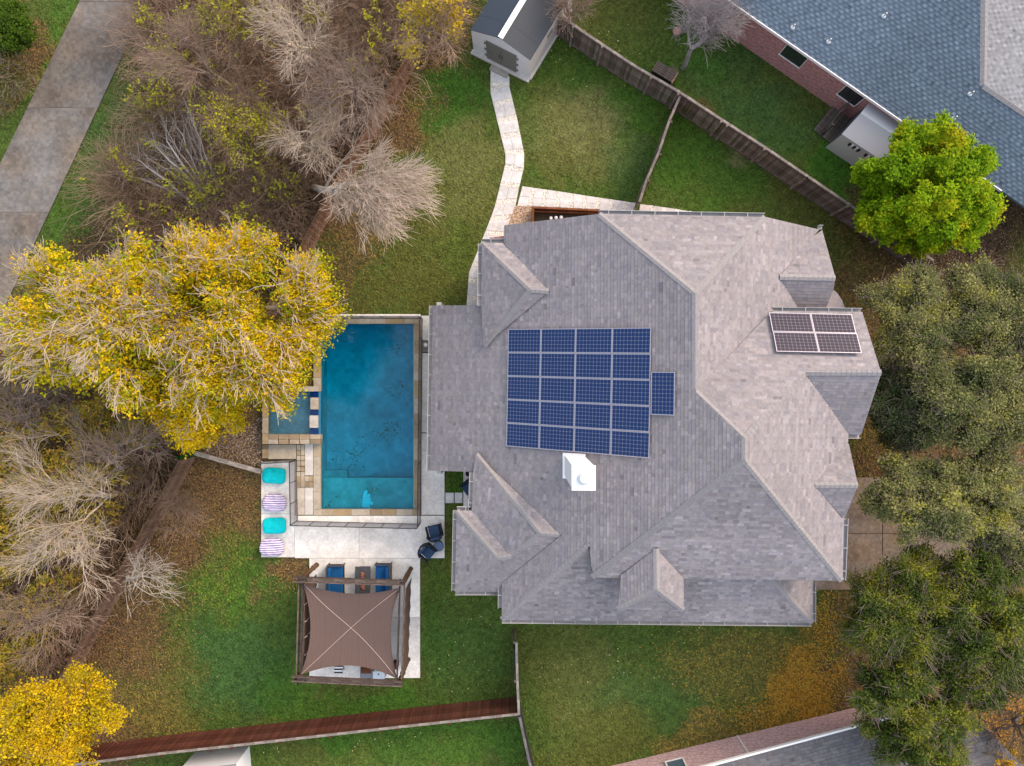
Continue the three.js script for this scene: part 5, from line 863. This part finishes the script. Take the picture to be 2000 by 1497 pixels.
// maple
tree({ name: 'maple_tree', label: 'round yellow-green tree beside the small white shed', base: [1738, 430], crown: [1802, 368], h: 7.4, ry: 3.0, rx: 3.55, rz: 3.5, n: 430, bark: barkBrown, seed: 40, rag: .5, shell: .55, tip: .008, leaf: { count: 17500, per: 6, R: .15, size: .13, spread: .20, cols: [[.10, .20, .006], [.14, .26, .006], [.20, .31, .006], [.29, .35, .008], [.40, .36, .010]] } });
// evergreen oaks
const oak = (label, base, crown, h, rx, rz, ry, seed, cols, count, ex = {}) => tree({ name: 'oak_tree', label, group: LO, base, crown, h, ry, rx: rx + .55, rz: rz + .55, n: 500, bark: barkGrey, seed, rag: .75, shell: .35, tip: .010, twigs: 3, twigLen: .4, holes: .22, leaf: { count: Math.round(count * 1.05), per: 8, R: .19, size: .085, spread: .28, cols }, ...ex });
const og = [[.075, .095, .036], [.13, .150, .052], [.19, .205, .070], [.26, .250, .095], [.27, .27, .045]], od = [[.036, .060, .014], [.058, .092, .018], [.092, .130, .020], [.16, .18, .024], [.25, .235, .020]];
oak('silvery green oak nearest the gable with the block of four panels', [1742, 668], [1790, 640], 7.2, 2.2, 2.5, 1.7, 51, og, 9500);
oak('pale grey-green oak between the round tree and the silvery oaks', [1880, 640], [1945, 615], 7.6, 2.5, 2.1, 1.8, 52, og, 9500);
oak('silvery green oak in the middle of the oak row', [1830, 770], [1905, 790], 8.2, 2.9, 2.5, 1.9, 53, og, 12000);
oak('darker green oak close to the shaded gable end', [1725, 790], [1765, 800], 6.4, 1.5, 2.1, 1.6, 54, [[.045, .07, .03], [.06, .095, .03], [.085, .115, .045], [.1, .13, .05]], 6000);
oak('broad grey-green oak over the driveway', [1800, 930], [1872, 972], 8.0, 3.5, 2.2, 1.8, 55, og, 11500);
oak('deep green oak between the driveway and the orange leaf litter', [1720, 1180], [1772, 1182], 7.4, 2.7, 2.8, 2.0, 56, od, 11000);
oak('deep green oak furthest along the driveway side', [1840, 1150], [1920, 1185], 7.8, 2.5, 2.7, 2.0, 57, od, 10000);
oak('deep green oak hanging over the corner of the pink brick house', [1745, 1350], [1790, 1390], 7.2, 2.5, 2.6, 1.9, 58, od, 10500);
oak('silvery green oak at the edge of the row behind the middle oak', [1930, 720], [2010, 715], 7.6, 2.2, 2.2, 1.7, 59, og, 8000);
oak('grey-green oak between the broad driveway oak and the deep green ones', [1900, 1010], [1985, 1050], 7.4, 2.2, 2.2, 1.7, 62, og, 8000);
oak('deep green oak over the orange leaves beyond the pink brick house', [1860, 1260], [1935, 1290], 7.2, 2.0, 2.0, 1.7, 63, od, 7000);
// shrubs at the corner of the trail
tree({ name: 'green_shrub', label: 'rounded green shrub left of the concrete trail', cat: 'shrub', base: [15, 72], crown: [8, 55], h: 3.2, ry: 1.3, rx: 1.5, rz: 1.5, n: 300, bark: barkBrown, seed: 60, rag: .4, leaf: { count: 3200, per: 6, R: .13, size: .1, spread: .2, cols: [[.05, .10, .01], [.075, .14, .012], [.11, .17, .014]] } });
tree({ name: 'brown_shrub', label: 'twiggy brown shrub below the green shrub by the trail', cat: 'shrub', base: [10, 150], crown: [5, 145], h: 2.6, ry: 1.1, rx: 1.4, rz: 1.6, n: 400, bark: barkGrey, seed: 61, rag: .4, twigs: 2, leaf: { count: 700, per: 5, R: .12, size: .09, spread: .2, cols: [[.12, .10, .02], [.10, .12, .02]] } });

// ---------------------------------------------------------------- undergrowth, fallen leaves, grass: uncountable
function inPoly(px, py, poly) { let c = false; for (let i = 0, j = poly.length - 1; i < poly.length; j = i++) { const [xi, yi] = poly[i], [xj, yj] = poly[j]; if ((yi > py) !== (yj > py) && px < (xj - xi) * (py - yi) / (yj - yi) + xi) c = !c; } return c; }
const woodN = [[330, -40], [300, 60], [330, 180], [280, 270], [230, 380], [240, 470], [470, 520], [545, 500], [640, 330], [745, 150], [880, 60], [920, -40]], brushArea = [[235, 260], [330, 190], [430, 260], [440, 420], [300, 420]], woodS = [[-60, 720], [-60, 1380], [90, 1330], [150, 1210], [230, 1060], [300, 930], [345, 850], [440, 740], [300, 700]];
{
  const r = rng(71), soup = new TubeSoup(); for (let k = 0; k < 26; k++) { let a = new V3(gauss(r) * .1, 0, gauss(r) * .1), d = new V3(gauss(r) * .8, 1, gauss(r) * .8).normalize(), w = .010; for (let s = 0; s < 5; s++) { const b = a.clone().addScaledVector(d, .22 + r() * .2); soup.add(a, b, w, w * .8, 3); if (s > 1) for (let q = 0; q < 2; q++) { const e = d.clone().add(new V3(gauss(r), gauss(r) * .6, gauss(r))).normalize(); soup.add(b, b.clone().addScaledVector(e, .2 + r() * .25), w * .6, w * .4, 3); } a = b; d.add(new V3(gauss(r) * .35, -.12, gauss(r) * .35)).normalize(); w *= .85; } }
  const geo = soup.build(), N = 800, im = new THREE.InstancedMesh(geo, M(C(1, 1, 1)), N), m = new THREE.Matrix4(), q = new THREE.Quaternion(), c = new THREE.Color(); let i = 0;
  const cols = [[.24, .16, .11], [.30, .21, .15], [.17, .115, .08], [.34, .25, .185]];
  while (i < N) { const s = r() < .6, poly = s ? woodN : woodS, px = s ? 220 + r() * 720 : -60 + r() * 540, py = s ? -40 + r() * 580 : 690 + r() * 700; if (!inPoly(px, py, poly) || (inPoly(px, py, brushArea) && r() < .8)) continue; const p = P(px, py, 0), k = .8 + r() * 1.1; q.setFromEuler(new THREE.Euler((r() - .5) * .6, r() * 6.28, (r() - .5) * .6)); m.compose(p, q, new V3(k * 1.15, k, k * 1.15)); im.setMatrixAt(i, m); const a = cols[Math.floor(r() * 4)]; c.setRGB(...a); im.setColorAt(i, c); i++; }
  im.name = 'undergrowth'; im.userData = { kind: 'stuff', label: 'tangled brown undergrowth filling the wood', category: 'undergrowth' }; im.castShadow = im.receiveShadow = true; scene.add(im);
  const lg = leafCluster(6, .15, .1, 9), N2 = 24000, jm = new THREE.InstancedMesh(lg, leafMat, N2); i = 0;
  while (i < N2) { const s = r() < .26, poly = s ? woodN : woodS, px = s ? 220 + r() * 720 : -60 + r() * 540, py = s ? -40 + r() * 580 : 690 + r() * 700; if (!inPoly(px, py, poly) || vnoise(px * .035, py * .035) < (s ? .60 : .36)) continue; const p = P(px, py, 0); p.y = .3 + r() * (s ? 3.0 : 5.0); q.setFromEuler(new THREE.Euler((r() - .5), r() * 6.28, (r() - .5))); m.compose(p, q, new V3(1, 1, 1).multiplyScalar(.7 + r() * .6)); jm.setMatrixAt(i, m); const a = (s ? [[.26, .27, .03], [.36, .36, .02], [.20, .17, .05]] : [[.28, .25, .03], [.40, .30, .025], [.20, .18, .03], [.42, .26, .05]])[Math.floor(r() * (s ? 3 : 4))]; c.setRGB(...a); jm.setColorAt(i, c); i++; }
  jm.name = 'understorey_leaves'; jm.userData = { kind: 'stuff', label: 'scattered yellow-green leaves on the undergrowth', category: 'leaves' }; jm.castShadow = jm.receiveShadow = true; scene.add(jm);
}
{
  const r = rng(81), sh = new THREE.Shape(); sh.moveTo(0, -.038); sh.quadraticCurveTo(.032, 0, 0, .038); sh.quadraticCurveTo(-.032, 0, 0, -.038); const geo = new THREE.ShapeGeometry(sh, 3); geo.rotateX(-Math.PI / 2); const pa = geo.attributes.position; for (let i = 0; i < pa.count; i++) pa.setY(i, Math.abs(pa.getX(i)) * .5); geo.computeVertexNormals();
  const zones = [[430, 930, 80, 110, 2600, 0], [370, 1040, 110, 110, 1500, 0], [280, 1320, 100, 110, 1700, 0], [560, 1125, 45, 35, 500, 0], [1575, 1345, 55, 60, 2200, 1], [1500, 1395, 100, 34, 800, 1], [1612, 1230, 30, 70, 600, 1], [1400, 1290, 150, 50, 260, 1], [720, 470, 90, 110, 500, 0], [800, 190, 60, 80, 250, 0], [460, 150, 170, 170, 3800, 2], [640, 150, 170, 170, 3600, 2], [430, 340, 140, 110, 2200, 2], [150, 920, 200, 180, 4200, 2], [130, 1150, 190, 160, 3400, 2], [60, 1420, 150, 100, 1500, 2], [1880, 500, 110, 100, 1700, 2], [1860, 800, 160, 220, 2600, 2], [1890, 1380, 110, 120, 2200, 1], [1700, 880, 50, 70, 900, 0], [455, 865, 45, 35, 900, 2], [340, 1120, 90, 90, 500, 0], [1250, 1300, 220, 100, 70, 3], [1130, 100, 140, 80, 70, 3], [900, 1270, 90, 120, 30, 3], [700, 1440, 240, 30, 50, 3]];
  const cols = [[[.17, .10, .05], [.24, .15, .06], [.12, .07, .035], [.30, .22, .07]], [[.40, .20, .025], [.48, .26, .03], [.30, .15, .03], [.40, .29, .05]], [[.20, .125, .08], [.27, .18, .12], [.13, .085, .055], [.34, .23, .13]], [[.50, .42, .20], [.40, .30, .12], [.56, .50, .30]]];
  const N = zones.reduce((a, z) => a + z[4], 0), im = new THREE.InstancedMesh(geo, M(C(1, 1, 1), { side: THREE.DoubleSide }), N), m = new THREE.Matrix4(), q = new THREE.Quaternion(), c = new THREE.Color(); let i = 0;
  for (const [x, y, rx, ry, n, k] of zones) for (let j = 0; j < n; j++) { const p = P(x + gauss(r) * rx, y + gauss(r) * ry, 0); p.y = .02 + r() * .03; q.setFromEuler(new THREE.Euler((r() - .5) * .7, r() * 6.28, (r() - .5) * .7)); const s = .6 + r() * .9; m.compose(p, q, new V3(s, s, s)); im.setMatrixAt(i, m); c.setRGB(...cols[k][Math.floor(r() * cols[k].length)]); im.setColorAt(i, c); i++; }
  im.name = 'fallen_leaves'; im.userData = { kind: 'stuff', label: 'fallen autumn leaves scattered over lawns and wood floor', category: 'leaves' }; im.castShadow = im.receiveShadow = true; scene.add(im);
}
{ // leaves on the pool floor
  const r = rng(83), N = 190, geo = new THREE.CircleGeometry(.035, 5); geo.rotateX(-Math.PI / 2); const im = new THREE.InstancedMesh(geo, M(C(.10, .11, .06), { side: THREE.DoubleSide }), N), m = new THREE.Matrix4(), q = new THREE.Quaternion(); const cl = [[775, 680, 14], [770, 760, 12], [765, 830, 16], [745, 850, 20], [700, 870, 14], [695, 885, 12], [690, 905, 16], [660, 900, 12], [725, 958, 9], [640, 990, 14], [770, 840, 12]];
  for (let i = 0; i < N; i++) { const [x, y, s] = cl[i % cl.length], sh = y > 930; const p = P(x + gauss(r) * s * 1.2, y + gauss(r) * s, sh ? -.45 : -1.5); p.y = sh ? -.79 : -1.735; q.setFromEuler(new THREE.Euler(0, r() * 6, 0)); m.compose(p, q, new V3(1, 1, 1).multiplyScalar(.5 + r())); im.setMatrixAt(i, m); }
  im.name = 'sunken_leaves'; im.userData = { kind: 'stuff', label: 'dark leaves sunk on the pool floor', category: 'leaves' }; scene.add(im);
}
{ // washed pebbles left of the spa
  const r = rng(85), N = 1500, im = new THREE.InstancedMesh(new THREE.IcosahedronGeometry(.04, 0), M(C(1, 1, 1)), N), m = new THREE.Matrix4(), q = new THREE.Quaternion(), c = new THREE.Color(), poly = [[415, 850], [512, 815], [512, 918], [395, 884]]; let i = 0;
  while (i < N) { const px = 395 + r() * 117, py = 815 + r() * 103; if (!inPoly(px, py, poly)) continue; const p = P(px, py, 0); p.y = .02; q.setFromEuler(new THREE.Euler(r() * 6, r() * 6, r() * 6)); m.compose(p, q, new V3(.5 + r() * .7, .5, .5 + r() * .7)); im.setMatrixAt(i, m); c.setRGB(...[[.30, .23, .18], [.20, .145, .11], [.42, .36, .31], [.14, .10, .075]][Math.floor(r() * 4)]); im.setColorAt(i, c); i++; }
  im.name = 'washed_pebbles'; im.userData = { kind: 'stuff', label: 'brown washed pebbles beside the spa wall', category: 'pebbles' }; im.castShadow = im.receiveShadow = true; scene.add(im);
}
renderer.render(scene, camera);
